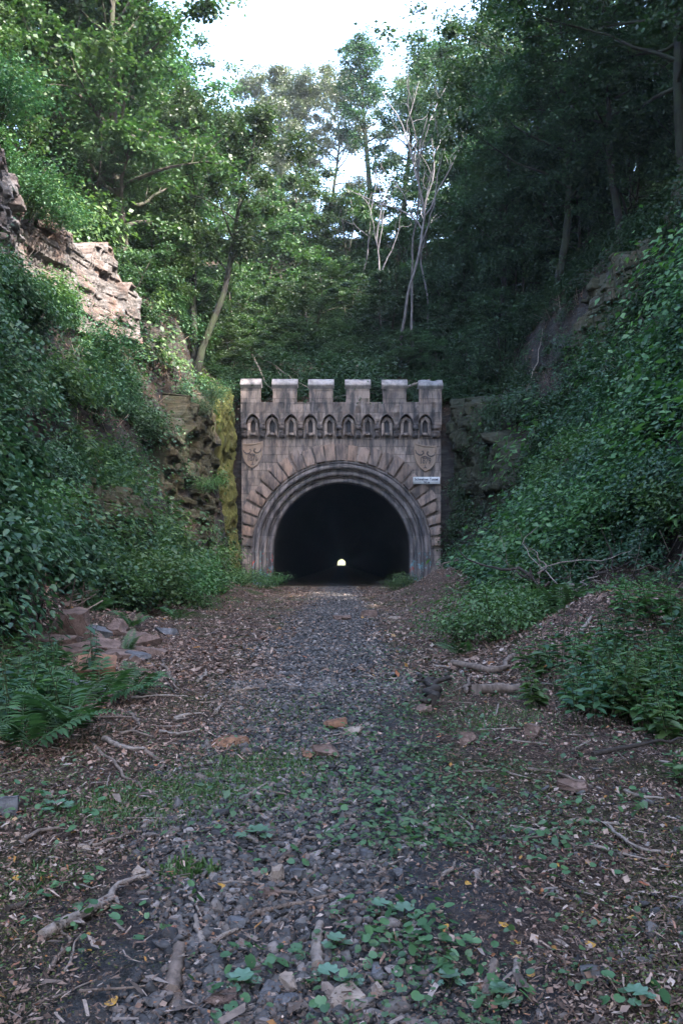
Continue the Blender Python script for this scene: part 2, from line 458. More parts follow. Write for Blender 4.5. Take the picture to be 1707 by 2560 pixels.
# voussoirs: rusticated blocks of uneven projection
rng = np.random.default_rng(5)
NV = 27
for i in range(NV):
    a0 = R(2)+i*(PI-R(4))/NV; a1 = a0+(PI-R(4))/NV
    gap = .012
    ro = 5.55+rng.uniform(-.12, .12)
    b = MB()
    def pt(r, a):
        x, z = -r*math.cos(a), CZ+r*math.sin(a)
        if x < XL+.05 or x > XR-.05:
            k = ((XL+.05) if x < 0 else (XR-.05))/x; x *= k; z = CZ+(z-CZ)*k
        return x, z
    aa0, aa1 = a0+gap*rng.uniform(.5, 1.5), a1-gap*rng.uniform(.5, 1.5)
    nr, na = 7, 5
    pj = rng.uniform(.14, .3); tilt = rng.uniform(-.05, .05); tilt2 = rng.uniform(-.05, .05)
    P = np.zeros((nr, na, 3))
    for u in range(nr):
        for k in range(na):
            fu, fk = u/(nr-1), k/(na-1)
            r = 4.68+(ro-4.68)*fu; x, z = pt(r, aa0+(aa1-aa0)*fk)
            edge = min(fu, 1-fu, fk, 1-fk)*2
            y = -pj*(1-.12*(1-min(1, edge*2.5)))+tilt*(fu-.5)*2+tilt2*(fk-.5)*2+rng.uniform(-.014, .014)
            P[u, k] = (x, min(y, -.03), z)
    b.grid(P[:, ::-1])
    ring = list(P[0, :])+list(P[1:, -1])+list(P[-1, ::-1][1:])+list(P[::-1, 0][1:])
    ring = np.array(ring); back = ring.copy(); back[:, 1] = .03
    b.grid(np.stack([ring, back], 0))
    b.build('voussoir', SMv, portal)

# projecting parapet carried on pointed arches and corbels
PY = -.36
BX = [-4.56+.9855*i for i in range(10)]
def pointed(c, hw, z0, zs, za, n=9):
    """left foot -> apex -> right foot of a pointed arch"""
    l = [(c-hw, z0), (c-hw, zs)]
    Rr = ((hw)**2+(za-zs)**2)/(2*hw); cc = c-hw+Rr
    a_end = math.acos((cc-c)/Rr)
    for a in np.linspace(0, a_end, n)[1:]:
        l.append((cc-Rr*math.cos(a), zs+Rr*math.sin(a)))
    r = [(2*c-x, z) for x, z in l[::-1][1:]]
    return l+r
ZS, ZA, ZPT = 8.38, 8.9, 9.53
bot = [(XL, ZS)]
for c in BX: bot += [p for p in pointed(c, .345, ZS, ZS+.02, ZA)]
bot += [(XR, ZS)]
bot = np.array(bot)
top = np.stack([bot[:, 0], np.full(len(bot), ZPT)], -1)
pm = MB()
rows = []
for k in np.linspace(0, 1, 6):
    q = bot+(top-bot)*k; rows.append(np.stack([q[:, 0], PY+.012*fbm(q[:, 0]*2, q[:, 1]*2, 0, 4), q[:, 1]], -1))
pm.grid(np.stack(rows, 0))
pm.grid(np.stack([to3(bot, .1), to3(bot, PY)], 0))
pm.grid(np.stack([to3(top, PY), to3(top, .5)], 0))
pm.box(XL, XL+.01, PY+.01, .5, ZS+.01, ZPT-.01); pm.box(XR-.01, XR, PY+.01, .5, ZS+.01, ZPT-.01)
pm.box(XL+.02, XR-.02, .1, .5, 8.6, ZPT-.015)
pm.build('parapet', SMd, portal)
# shallow hood line over each arch
for c in BX:
    hp = pointed(c, .375, ZS, ZS+.02, ZA+.045)
    hb = MB().tube([(x, PY-.005, z) for x, z in hp], .032, 5)
    hb.build('hood_mould', SMn, portal)
for c in BX:            # niche: pale frame round a dark pointed slot
    o_ = pointed(c, .27, 7.78, 8.38, 8.8); i_ = pointed(c, .13, 7.98, 8.4, 8.66)
    o2, i2 = np.array(o_), np.array(i_)
    nb = MB()
    nb.grid(np.stack([to3(o2, -.23), to3(i2, -.2)], 0)); nb.grid(np.stack([to3(o2, .02), to3(o2, -.23)], 0))
    nb.grid(np.stack([to3(i2, -.2), to3(i2, .16)], 0))
    fr_ = nb.build('niche', SM, portal)
    sb = MB(); sb.add(to3(i2, -.008), [tuple(range(len(i2)))]); sb.build('slot', SMk, fr_)
    s2 = MB(); s2.add([(c-.14,-.29,7.84),(c+.14,-.29,7.84),(c+.14,-.17,7.99),(c-.14,-.17,7.99),(c-.14,.01,7.84),(c+.14,.01,7.84)], [(0,1,2,3),(0,3,4),(1,5,2),(0,4,5,1)])
    s2.build('sill', SM, fr_)
cxs = [-5.05]+[(BX[i]+BX[i+1])/2 for i in range(9)]+[4.93]
for c in cxs:           # two-step corbels between the arches
    hw = .15 if abs(c) < 4.9 else .2
    x0, x1 = max(c-hw, XL), min(c+hw, XR)
    if c > 4.9: x0 = 4.68
    cb = MB()
    cb.box(x0, x1, PY+.02, .05, 8.14, 8.375)
    cb.box(x0+.03, x1-.03, PY+.1, .05, 7.93, 8.138)
    cb.add([(x0+.01,PY+.04,7.93),(x1-.01,PY+.04,7.93),(x1-.03,PY+.22,7.74),(x0+.03,PY+.22,7.74),(x0+.01,.05,7.93),(x1-.01,.05,7.93),(x1-.03,.05,7.74),(x0+.03,.05,7.74)],
           [(0,3,2,1),(3,7,6,2),(0,4,7,3),(1,2,6,5),(0,1,5,4)])
    cb.build('corbel', SMn if len(cb.v) % 2 else SMd, portal)
MER = [(-5.17, -4.17), (-3.52, -2.3), (-1.66, -.44), (.23, 1.45), (2.12, 3.33), (4.0, 5.15)]
for k, (x0, x1) in enumerate(MER):
    mb_ = MB(); zt = 10.38-.012*k
    nx = 6
    gx = np.linspace(x0, x1, nx); gz = np.linspace(ZPT+.002, zt, 5)
    GX, GZ = np.meshgrid(gx, gz)
    f = np.stack([GX, PY-.0+.015*fbm(GX*2.5, GZ*2.5, k, 6), GZ], -1)
    mb_.grid(f); mb_.grid(np.stack([f[:, -1], f[:, -1]+[0, .52, 0]], 1)[:, :, :]); mb_.grid(np.stack([f[:, 0]+[0, .52, 0], f[:, 0]], 1))
    bk = f.copy(); bk[..., 1] = PY+.52; mb_.grid(bk[:, ::-1])
    me_ = mb_.build('merlon', SM, portal)
    e = .055
    L, Rr = x0-e*(k > 0)-.02*(k == 0), x1+e
    prof = [(PY-.01, zt-.13), (PY-.15, zt), (PY-.17, zt+.03), (PY-.15, zt+.1), (PY+.2, zt+.4), (PY+.56, zt+.2), (PY+.56, zt)]
    nn = 10; gx = np.linspace(L, Rr, nn)
    cap = MB(); A = []
    for (y, z) in prof: A.append(np.stack([gx, y+.012*fbm(gx*4, y*5+0*gx, z+k, 3), z+.012*fbm(gx*4, z*3+0*gx, k*1.7, 5)-(.07*(k == 5)*np.clip(np.sin(gx*7), 0, 1) if z > zt+.3 else 0)], -1))
    A.append(A[0]); cap.grid(np.stack(A, 0))
    for s_ in (0, -1):
        e_ = np.array([a[s_] for a in A[:-1]]); cap.add(e_, [tuple(range(len(e_))) if s_ else tuple(range(len(e_)))[::-1]])
    cap.build('coping', SMc, me_)

# two carved shields with their years
def text_mesh(body, size, ext, name, mat, parent, loc, sx=1., shear=0, space=1.):
    cu = bpy.data.curves.new(name, 'FONT'); cu.body = body; cu.size = size; cu.extrude = ext; cu.align_x = 'CENTER'; cu.shear = shear; cu.space_character = space
    cu.bevel_depth = ext*.25; cu.offset = .006 if ext < .01 else 0; cu.resolution_u = 4
    o = bpy.data.objects.new(name, cu); C.objects.link(o)
    dg = bpy.context.evaluated_depsgraph_get(); me = bpy.data.meshes.new_from_object(o.evaluated_get(dg))
    bpy.data.objects.remove(o); bpy.data.curves.remove(cu)
    M = Matrix.Translation(loc) @ Matrix.Rotation(R(90), 4, 'X') @ Matrix.Scale(sx, 4, (1, 0, 0))
    me.transform(M); me.materials.clear()
    return link(name, me, mat, parent)
def shield(cx, z0, z1, hw, year, tilt):
    cz = (z0+z1)/2; hh = (z1-z0)/2
    out = [(-1, 1), (-.5, .93), (0, .9), (.5, .93), (1, 1), (1, .45), (.96, .0), (.8, -.42), (.45, -.78), (0, -1), (-.45, -.78), (-.8, -.42), (-.96, 0), (-1, .45)]
    out = np.array([(cx+x*hw, cz+z*hh+tilt*x*hw) for x, z in out])
    inn = np.array([(cx, cz)])+(out-[cx, cz])*.9
    b = MB(); n = len(out); P = []
    cl = lambda a: np.vstack([a, a[:1]])
    for q, y in ((out, .02), (out, -.1), (inn, -.1), (inn, -.06)): P.append(to3(cl(q), y))
    b.grid(np.stack(P, 0)); b.add(to3(inn, -.06), [tuple(range(n))[::-1]])
    s = b.build('carved_shield', SMs, portal)
    cv = MB()
    tl = lambda x: tilt*x*hw
    for sg in (-1, 1):
        cv.tube([(cx+sg*hw*x, -.075, cz+hh*z+tl(sg*x)) for x, z in ((.92, .5), (.8, .3), (.55, .17), (.3, .2), (.14, .36), (.2, .5), (.32, .44))], .035, 6)
    cv.tube([(cx-hw*.35, -.075, cz+hh*.05), (cx, -.075, cz+hh*.13), (cx+hw*.3, -.075, cz+hh*.02)], .032, 6)
    for a in (90, 210, 330):
        cv.tube([(cx, -.075, cz-hh*.66), (cx+.1*math.cos(R(a)), -.075, cz-hh*.66+.12*math.sin(R(a)))], [.03, .02], 5)
    cv.build('carved_scroll', SMn, s)
    text_mesh(year, hh*.62, .03, 'year_numerals', SMn, s, (cx, -.07, cz-hh*.4), .72, 0, .95)
shield(-4.6, 6.16, 7.5, .52, '1876', .12)
shield(4.33, 5.98, 7.4, .57, '1879', -.12)

t = NT('white_enamel'); n = t.noise(t.coords(), 5, 5, .7)
WM = t.finish(t.ramp(n, [(.3, (.4, .41, .42)), (.6, (.52, .53, .55))]), .5)
t = NT('black_lettering'); LM = t.finish((.03, .035, .06), .6)
sg = thing('name_sign', 'small white name board lettered in dark print on the portal wall, right of the arch', 'sign', (4.365, YP-.36, 5.5))
b = MB(); b.box(-.685, .685, -.02, .02, -.18, .18); so = b.build('board', WM, sg)
for me in (so.data,):
    bm = bmesh.new(); bm.from_mesh(me); bmesh.ops.bevel(bm, geom=bm.edges[:], offset=.006, segments=1); bm.to_mesh(me); bm.free()
text_mesh('Schwelmer Tunnel', .19, .001, 'lettering', LM, sg, (0, -.024, .0), .84)
text_mesh('742 m', .15, .001, 'lettering', LM, sg, (0, -.024, -.145), .85)
b = MB()
for x in (-.6, .6): b.box(x-.02, x+.02, .02, .37, -.05, .05)
b.build('bracket', LM, sg)

# ------------------------------------------------------------------ rock
def rock_mat(name, cols, rust=.3, light=.4, moss=0., mossc=((.04, .05, .013), (.11, .115, .03))):
    t = NT(name)
    v = t.coords()
    st = t.noise(t.coords((.7, .7, 5)), 1.5, 6, .65)
    n = t.noise(v, 6, 6, .7); n2 = t.noise(v, 1.1, 4)
    col = t.ramp(st, [(.3, cols[0]), (.5, cols[1]), (.7, cols[2])])
    col = t.mix(t.math('MULTIPLY', t.ramp(n2, [(.45, 0), (.65, 1)]), rust), col, (.17, .085, .055))
    col = t.mix(t.math('MULTIPLY', t.ramp(t.noise(t.coords(loc=(5, 5, 5)), 1.8, 6, .7), [(.55, 0), (.68, 1)]), light), col, (.33, .31, .32))  # whitish patches stand in for lit spots on the rock
    col = t.mix(t.ramp(n, [(.3, .7), (.5, 0)]), col, (.02, .019, .02))
    if moss:
        sm = t.noise(t.coords((9, 9, .3)), 1.4, 8, .75)
        mc = t.ramp(sm, [(.3, mossc[0]), (.55, mossc[1]), (.75, (.14, .115, .06))])
        col = t.mix(t.math('MULTIPLY', t.ramp(t.noise(t.coords((1.3, 1.3, .3)), 1.2, 4), [(.25, 0), (.4, 1)]), moss), col, mc)
    return t.finish(col, .9, t.bump(t.math('ADD', n, st), .8, .06), .25)
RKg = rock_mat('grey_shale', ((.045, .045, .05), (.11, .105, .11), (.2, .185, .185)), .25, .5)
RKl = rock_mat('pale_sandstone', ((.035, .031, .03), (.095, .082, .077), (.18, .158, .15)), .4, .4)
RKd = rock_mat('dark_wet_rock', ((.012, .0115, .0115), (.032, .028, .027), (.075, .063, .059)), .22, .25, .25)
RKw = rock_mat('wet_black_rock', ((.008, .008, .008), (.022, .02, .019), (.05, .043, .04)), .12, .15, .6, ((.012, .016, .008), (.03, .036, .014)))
RKm = rock_mat('mossy_rock', ((.03, .028, .02), (.07, .06, .045), (.14, .11, .08)), .3, .0, .9)

def rock_face(name, base, zb, zt, label, cat, mat, seed=0, lay=(.18, .55), rec=.35, thick=2.0, fine=.09, nu=210, nv=150, topj=.6, group=None, lean=.04):
    """stratified face along a ground polyline, stepping back in ledges; normal to the left of travel"""
    rng = np.random.default_rng(seed)
    base = np.array(base, float); seg = np.linalg.norm(np.diff(base, axis=0), axis=1); cum = np.concatenate([[0], np.cumsum(seg)]); L = cum[-1]
    u = np.linspace(0, L, nu); bx = np.interp(u, cum, base[:, 0]); by = np.interp(u, cum, base[:, 1])
    tx = np.gradient(bx, u); ty = np.gradient(by, u); k = np.hypot(tx, ty); nx, ny = ty/k, -tx/k
    zb_ = np.interp(u/L, np.linspace(0, 1, len(zb)), zb); zt_ = np.interp(u/L, np.linspace(0, 1, len(zt)), zt)
    zt_ = zt_+topj*np.floor(3*vnoise(u*1.3, 0*u, 0, seed+3))/3
    v = np.linspace(0, 1, nv)
    U, V = np.meshgrid(u, v)
    Z = zb_[None]+(zt_-zb_)[None]*V
    Zw = Z+.12*fbm(U*.5, Z*.3, 0, seed+1, 3)+U*.05
    zs = [zb_.min()-1.5]
    while zs[-1] < zt_.max()+1.5: zs.append(zs[-1]+rng.uniform(*lay))
    zs = np.array(zs); li = np.clip(np.searchsorted(zs, Zw)-1, 0, len(zs)-2)
    lrec = rng.uniform(0, rec, len(zs))
    D = -lrec[li]*.55
    inl = (Zw-zs[li])/(zs[li+1]-zs[li])
    for l in range(len(zs)-1):
        m = li == l
        if not m.any(): continue
        bs = [0.]
        while bs[-1] < L: bs.append(bs[-1]+rng.uniform(.25, 1.2))
        bs = np.array(bs); bi = np.clip(np.searchsorted(bs, U[m])-1, 0, len(bs)-2)
        br = rng.uniform(0, rec*1.25, len(bs))*(rng.random(len(bs)) < .7); br[rng.random(len(bs)) < .07] += rec*1.3
        fu = (U[m]-bs[bi])/(bs[bi+1]-bs[bi])
        D[m] -= br[bi]+.14*(np.minimum(fu, 1-fu) < .03)
    D -= .12*((inl < .07) | (inl > .96))
    D += fine*fbm(U*2.2, Z*2.5, 0, seed+5, 5, .6)+.25*fbm(U*.6, Z*.5, 0, seed+7, 2)
    D = D-(Z-zb_[None])*lean
    P = np.stack([bx[None]+nx[None]*D, by[None]+ny[None]*D, Z], -1)
    mb = MB(); 
    back = P[-1].copy(); back[:, 0] -= nx*thick; back[:, 1] -= ny*thick; back[:, 2] += .25
    bl = back.copy(); bl[:, 2] = zb_
    full = np.concatenate([P, back[None], bl[None]], 0)
    mb.grid(full[:, ::-1])
    for s_ in (0, -1):
        col = full[:, s_]; mid = bl[s_]
        c2 = np.stack([col, np.repeat(bl[s_][None], len(col), 0)], 0); c2[1, :, 2] = np.minimum(col[:, 2], c2[1, :, 2]*0+col[:, 2]); mb.grid(c2)
    o = mb.build(name, mat, None)
    return tag(o, label, cat, group)
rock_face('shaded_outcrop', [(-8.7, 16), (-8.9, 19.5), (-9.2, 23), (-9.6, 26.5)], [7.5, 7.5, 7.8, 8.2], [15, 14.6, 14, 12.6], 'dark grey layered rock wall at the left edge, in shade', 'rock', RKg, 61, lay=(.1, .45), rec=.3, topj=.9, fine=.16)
rock_face('rock_outcrop', [(-10.2, 26.6), (-9.4, 28.5), (-8.6, 30.8), (-7.7, 33.2)], [8.8, 9.2, 9.4, 9.8], [12.6, 13.4, 12.8, 11.8], 'pale layered rock outcrop, partly sunlit, high on the left bank', 'rock', RKl, 3, lay=(.12, .5), rec=.19, topj=.9, fine=.1)
rock_face('rock_crag', [(-6.4, 33), (-5.7, 36), (-5.5, 38.3), (-5.5, 40.7)], [0, 0, -.3, -.3], [6.6, 7.6, 8.4, 9.0], 'brown ledged rock crag left of the moss covered wall', 'rock', RKd, 11, lay=(.12, .4), rec=.4, topj=.9)
rock_face('mossy_wall', [(-5.6, 40.9), (-5.36, 42.4), (-5.15, 43.75)], [-.4, -.4, -.4], [9.3, 9.9, 10.1], 'tall yellow-green moss covered rock wall against the left edge of the portal', 'rock wall', RKm, 21, lay=(5, 9), rec=.03, thick=1.0, fine=.22, nu=70, topj=.25)
rock_face('dark_crag', [(-7.2, 17.4), (-5.7, 19.5), (-4.9, 22.2), (-5.0, 24)], [-.2, -.2, -.2, -.2], [2.6, 3.1, 3.0, 2.4], 'low dark rock crag among the shrubs at the foot of the left bank', 'rock', RKd, 31, lay=(.1, .4), rec=.4)
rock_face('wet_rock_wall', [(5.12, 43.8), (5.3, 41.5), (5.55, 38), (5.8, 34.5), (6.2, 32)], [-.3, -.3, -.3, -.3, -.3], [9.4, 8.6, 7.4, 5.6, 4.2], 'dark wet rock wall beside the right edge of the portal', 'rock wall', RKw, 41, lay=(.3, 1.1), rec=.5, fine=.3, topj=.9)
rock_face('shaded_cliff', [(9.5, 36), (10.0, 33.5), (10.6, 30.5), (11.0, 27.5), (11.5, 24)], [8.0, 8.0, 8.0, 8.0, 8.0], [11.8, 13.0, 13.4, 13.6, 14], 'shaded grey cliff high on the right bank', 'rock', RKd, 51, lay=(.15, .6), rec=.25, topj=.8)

BARK = bark_mat('brown_bark', (.022, .018, .015), (.085, .07, .06))
BARKD = bark_mat('dark_bark', (.007, .0065, .006), (.024, .021, .019))
BARKX = bark_mat('bleached_bark', (.05, .045, .045), (.19, .175, .18), 9, False)
BARKP = bark_mat('pale_bark', (.1, .09, .09), (.3, .28, .29), 6, False)
L_SUN = leaf_mat('leaf_sunlit', [(.016, .046, .019), (.033, .075, .026), (.062, .108, .036)], .4)  # lighter leaf copy, sunlight on the crowns put into its colour
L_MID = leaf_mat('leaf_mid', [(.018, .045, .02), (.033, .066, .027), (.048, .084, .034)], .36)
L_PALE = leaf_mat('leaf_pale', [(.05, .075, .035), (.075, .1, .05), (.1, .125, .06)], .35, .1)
L_DARK = leaf_mat('leaf_shaded', [(.014, .036, .018), (.026, .058, .026), (.045, .085, .032)], .34)  # darker leaf copy, shade of the wood put into its colour

def wander(rng, p, d, L, n, jit, up=0., droop=0.):
    p = np.array(p, float); d = np.array(d, float); d /= np.linalg.norm(d); out = [p.copy()]
    for i in range(n):
        d = d+rng.normal(0, jit, 3)+np.array([0, 0, up-droop*i/n]); d /= np.linalg.norm(d)
        p = p+d*L/n; out.append(p.copy())
    return np.array(out)

def tree_meshes(seed, Ht, c0, spread, nl, nleaf, ls, stems=1, lean=(0, 0), rc=.7, r0=None, updir=.55, flat=.45, sub=5):
    rng = np.random.default_rng(seed)
    tb = MB(); cl = []
    r0 = r0 or .016*Ht+.04
    for s in range(stems):
        d = np.array([lean[0], lean[1], 1.]); 
        if stems > 1: a = s*2*PI/stems+rng.uniform(-.5, .5); d = d+np.array([math.cos(a), math.sin(a), 0])*rng.uniform(.12, .3)
        hs = Ht*rng.uniform(.85, 1) if s else Ht
        tr = wander(rng, (0, 0, -.5), d, hs*.95+.5, 14, .055, .03)
        t_ = np.linspace(0, 1, len(tr)); rr = r0*(1-.82*t_**.9)/(stems**.4); rr[0] *= 1.5
        tb.tube(tr, rr, 8)
        for i in range(nl//stems):
            t = c0+(.98-c0)*((i+rng.random())/(nl//stems))
            p = np.array([np.interp(t, t_, tr[:, k]) for k in range(3)])
            az = i*2.4+rng.uniform(-.5, .5)+s
            prof = math.sin(PI*min(1, .12+.9*(t-c0)/(1-c0)))**.6*1.0 if t < .9 else .45
            ln = spread*max(.3, prof)*rng.uniform(.65, 1.15)
            el = updir*(.4+t)+rng.uniform(-.15, .2)
            dd = (math.cos(az)*math.cos(el), math.sin(az)*math.cos(el), math.sin(el))
            lb = wander(rng, p, dd, ln, 7, .13, .03, .06)
            lr = np.interp(t, t_, rr)*.55*np.linspace(1, .18, 8); tb.tube(lb, np.maximum(lr, .012), 5, False)
            for k in range(sub):
                q = rng.uniform(.3, 1.); pp = np.array([np.interp(q, np.linspace(0, 1, 8), lb[:, j]) for j in range(3)])
                dv = norml(lb[-1]-lb[0])+rng.normal(0, .65, 3)*np.array([1, 1, .7])
                sb = wander(rng, pp, dv, ln*rng.uniform(.25, .5), 4, .15, .02, .05)
                tb.tube(sb, np.linspace(max(.01, lr[4]*.5), .006, 5), 4, False)
                for c in (sb[2], sb[4]): cl.append(c)
            cl.append(lb[-1])
        for c in tr[-3:]: cl.append(c)
    cl = np.array(cl)
    wgt = rng.uniform(.2, 1.9, len(cl)); wgt[rng.random(len(cl)) < .2] = .03
    idx = rng.choice(len(cl), nleaf, p=wgt/wgt.sum())
    rad = rng.uniform(.4, 1.05, len(cl))*rc
    off = rng.normal(0, .5, (nleaf, 3)); off[:, 2] *= flat
    pos = cl[idx]+off*rad[idx][:, None]
    pos[:, 2] -= .12*np.hypot(off[:, 0], off[:, 1])*rad[idx]
    nr = rng.normal(0, .55, (nleaf, 3))+np.array([0, 0, 1.])+norml(off)*.35
    dr = rng.normal(0, 1, (nleaf, 3))*np.array([1, 1, .45])+np.array([0, 0, -.25])+norml(off)*.5
    lm = leaves(MB(), pos, nr, dr, ls*1.12*rng.uniform(.6, 1.3, nleaf), 'dia', rng.uniform(.9, 1.4, nleaf))
    return tb.mesh('trunk'), lm.mesh('crown')

TK = {}
def kind(key, *a, **k): TK[key] = tree_meshes(*a, **k)
kind('broad', 1, 13, .12, 4.2, 38, 34000, .15, rc=.8)
kind('broad2', 2, 12, .26, 3.8, 30, 28000, .15, stems=2, rc=.75, r0=.15)
kind('tall', 3, 17, .42, 3.4, 32, 26000, .15, stems=2, rc=.75, updir=.75)
kind('airy', 4, 15.5, .36, 5.0, 36, 46000, .15, stems=2, rc=.75, r0=.24, updir=.75)
kind('slim', 5, 15, .5, 2.4, 24, 14000, .14, rc=.65, updir=.7)
kind('bushy', 6, 6, .08, 2.6, 30, 17000, .13, stems=3, rc=.6, updir=.4, flat=.3)
kind('layered', 7, 7.5, .12, 3.2, 26, 16000, .14, stems=2, rc=.7, updir=.2, flat=.22)
kind('wide', 8, 15, .3, 6.0, 34, 36000, .15, rc=.85, updir=.35, r0=.2)
protos = {}
def tree(key, x, y, label, leaf, bark=BARK, sc=1., rz=None, group=None, cat='tree', name='broadleaf_tree', dz=-.1, tilt=(0, 0), z=None):
    rz = (x*7.3+y*3.1) % 6.28 if rz is None else rz
    k = (key, leaf.name, bark.name)
    z = Hs(x, y) if z is None else z
    if k not in protos:
        t = thing(name, label, cat, (x, y, z+dz), 0, group)
        tm, cm = TK[key]
        if len(tm.materials): tm = tm.copy(); cm = cm.copy(); tm.materials.clear(); cm.materials.clear()
        link('trunk', tm, bark, t, True); link('crown', cm, leaf, t)
        protos[k] = t; t.rotation_euler = (tilt[0], tilt[1], rz); t.scale = (sc,)*3
        return t
    t = dup(protos[k], (x, y, z+dz), (tilt[0], tilt[1], rz), sc, label, group, cat)
    return t

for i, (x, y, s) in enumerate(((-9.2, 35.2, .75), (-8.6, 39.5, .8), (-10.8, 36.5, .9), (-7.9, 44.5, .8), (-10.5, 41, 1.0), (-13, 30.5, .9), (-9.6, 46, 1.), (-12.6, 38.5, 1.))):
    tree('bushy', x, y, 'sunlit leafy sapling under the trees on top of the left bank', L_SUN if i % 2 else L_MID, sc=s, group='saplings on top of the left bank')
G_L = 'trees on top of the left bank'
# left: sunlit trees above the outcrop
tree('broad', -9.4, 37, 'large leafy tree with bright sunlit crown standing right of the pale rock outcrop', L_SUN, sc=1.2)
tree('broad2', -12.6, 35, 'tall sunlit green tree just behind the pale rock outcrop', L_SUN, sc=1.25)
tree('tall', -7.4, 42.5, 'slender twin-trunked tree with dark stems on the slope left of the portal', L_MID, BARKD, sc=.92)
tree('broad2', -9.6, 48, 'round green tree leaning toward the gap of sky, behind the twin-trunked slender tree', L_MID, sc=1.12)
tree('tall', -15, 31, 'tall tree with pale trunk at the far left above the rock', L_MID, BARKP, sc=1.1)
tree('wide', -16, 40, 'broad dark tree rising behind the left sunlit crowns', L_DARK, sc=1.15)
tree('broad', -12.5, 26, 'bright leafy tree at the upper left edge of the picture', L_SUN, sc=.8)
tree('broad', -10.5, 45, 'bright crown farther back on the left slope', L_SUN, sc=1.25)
tree('tall', -12, 52, 'tall green tree far back on the left slope', L_MID, sc=1.15)
for (x, y, s) in ((-19, 33, 1.2), (-18, 48, 1.2), (-15, 58, 1.2), (-23, 42, 1.25), (-12, 62, 1.1), (-20, 60, 1.2), (-16, 25.5, 1.0)):
    tree('wide' if int(x) % 2 else 'broad', x, y, 'leafy tree in the wood behind the left sunlit trees', L_MID, sc=s, group=G_L)
# crest above the portal
tree('airy', -1.7, 75, 'tall airy pale green tree alone against the sky, forked dark trunk', L_PALE, BARKD, sc=1.12, rz=.4)
tree('airy', -4.0, 77, 'airy pale green tree left of the forked one against the sky', L_PALE, BARKD, sc=.95, rz=2.2)
tree('slim', 2.3, 72, 'tall narrow tree with dark tufted top against the sky', L_DARK, BARKD, sc=1.2, rz=1)
tree('slim', 5.2, 70, 'slim tree at the edge of the dark wood on the crest', L_PALE, BARKD, sc=1.1)
tree('broad', 9.6, 74, 'tree with pale yellowish sunlit top on the right of the sky gap', L_PALE, BARKD, sc=1.2)
for i, (x, y, s) in enumerate(((-8, 72, 1.0), (-11.5, 76, 1.1), (-6.5, 82, .75))):
    tree('broad2', x, y, 'small far tree on the crest between the left wood and the airy trees', L_PALE, BARKD, sc=s*.8, group='far crest trees')
# middle slope above the portal
tree('layered', -3.2, 63, 'bright green layered young tree in the middle of the slope above the portal', L_SUN, sc=1.35)
tree('layered', -5.6, 58, 'bright green spreading young tree left on the slope above the portal', L_SUN, sc=1.3)
tree('layered', .6, 62, 'layered green sapling in the centre of the slope above the portal', L_SUN, sc=1.15)
tree('bushy', -6.8, 52, 'bushy sunlit sapling at the left of the slope above the portal', L_SUN, sc=.95)
tree('bushy', -3.5, 69, 'pale green bush under the airy trees on the crest', L_PALE, sc=.9)
tree('bushy', 3.8, 60, 'dark green bush behind the pale dead stems', L_MID, sc=1.1)
tree('layered', 2.9, 53, 'shaded sapling with drooping layers above the fourth merlon', L_DARK, sc=.8)
tree('layered', -1.8, 54, 'shaded spreading sapling in the dark hollow above the portal', L_DARK, sc=.72)
for (x, y, s) in ((-1.0, 67, .9), (1.8, 68, 1.), (-6.5, 66, 1.), (5.8, 64, 1.), (4.8, 56, .85), (6.3, 51, .7)):
    tree('bushy', x, y, 'shaded bushy sapling in the dark hollow of the hillside', L_DARK if x > 0 else L_MID, sc=s, group='shaded saplings in the hollow')
rng = np.random.default_rng(14)
for i in range(26):
    x, y = rng.uniform(-6.5, 7), rng.uniform(48.2, 54)
    tree('bushy' if i % 3 else 'layered', x, y, 'small shaded sapling on the slope just above the parapet', (L_SUN, L_DARK, L_SUN)[i % 3], sc=rng.uniform(.26, .46), group='small saplings above the parapet', name='sapling')
for i, (x, y, s) in enumerate(((-2.4, 57, .6), (.5, 56, .55), (-4.4, 55, .6), (2.0, 58, .6), (-.8, 59, .7), (-3.8, 60, .8), (3.4, 57, .6), (-6, 55, .7), (5, 54, .6), (7.4, 50, .6), (8.6, 48, .6), (7.2, 46.2, .5), (-7.4, 49, .6), (-8.2, 46.4, .5))):
    tree('layered' if i % 2 else 'bushy', x, y, 'green sapling filling the hollow between the portal and the crest', L_SUN if x < 1 else L_DARK, sc=s, group='saplings filling the hollow', name='sapling')
# right: the dark wood
GR = 'trees of the dark wood on the right bank'
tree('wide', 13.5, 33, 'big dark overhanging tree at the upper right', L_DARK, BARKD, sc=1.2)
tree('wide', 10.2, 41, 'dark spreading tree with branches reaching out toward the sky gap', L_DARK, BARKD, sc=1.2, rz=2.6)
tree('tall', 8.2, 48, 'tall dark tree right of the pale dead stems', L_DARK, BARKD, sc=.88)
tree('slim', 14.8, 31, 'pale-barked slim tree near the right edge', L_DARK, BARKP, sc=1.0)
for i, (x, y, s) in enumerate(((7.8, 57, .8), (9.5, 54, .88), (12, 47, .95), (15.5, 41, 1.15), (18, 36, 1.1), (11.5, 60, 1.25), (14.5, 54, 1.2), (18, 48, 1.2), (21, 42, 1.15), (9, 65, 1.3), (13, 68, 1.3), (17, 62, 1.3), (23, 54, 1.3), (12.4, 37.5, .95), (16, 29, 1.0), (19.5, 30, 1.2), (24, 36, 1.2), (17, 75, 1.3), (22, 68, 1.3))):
    tree(('tall', 'wide', 'broad', 'broad2')[i % 4], x, y, 'dark leafy tree inside the shaded wood on the right', L_DARK, BARKD, sc=s, group=GR)
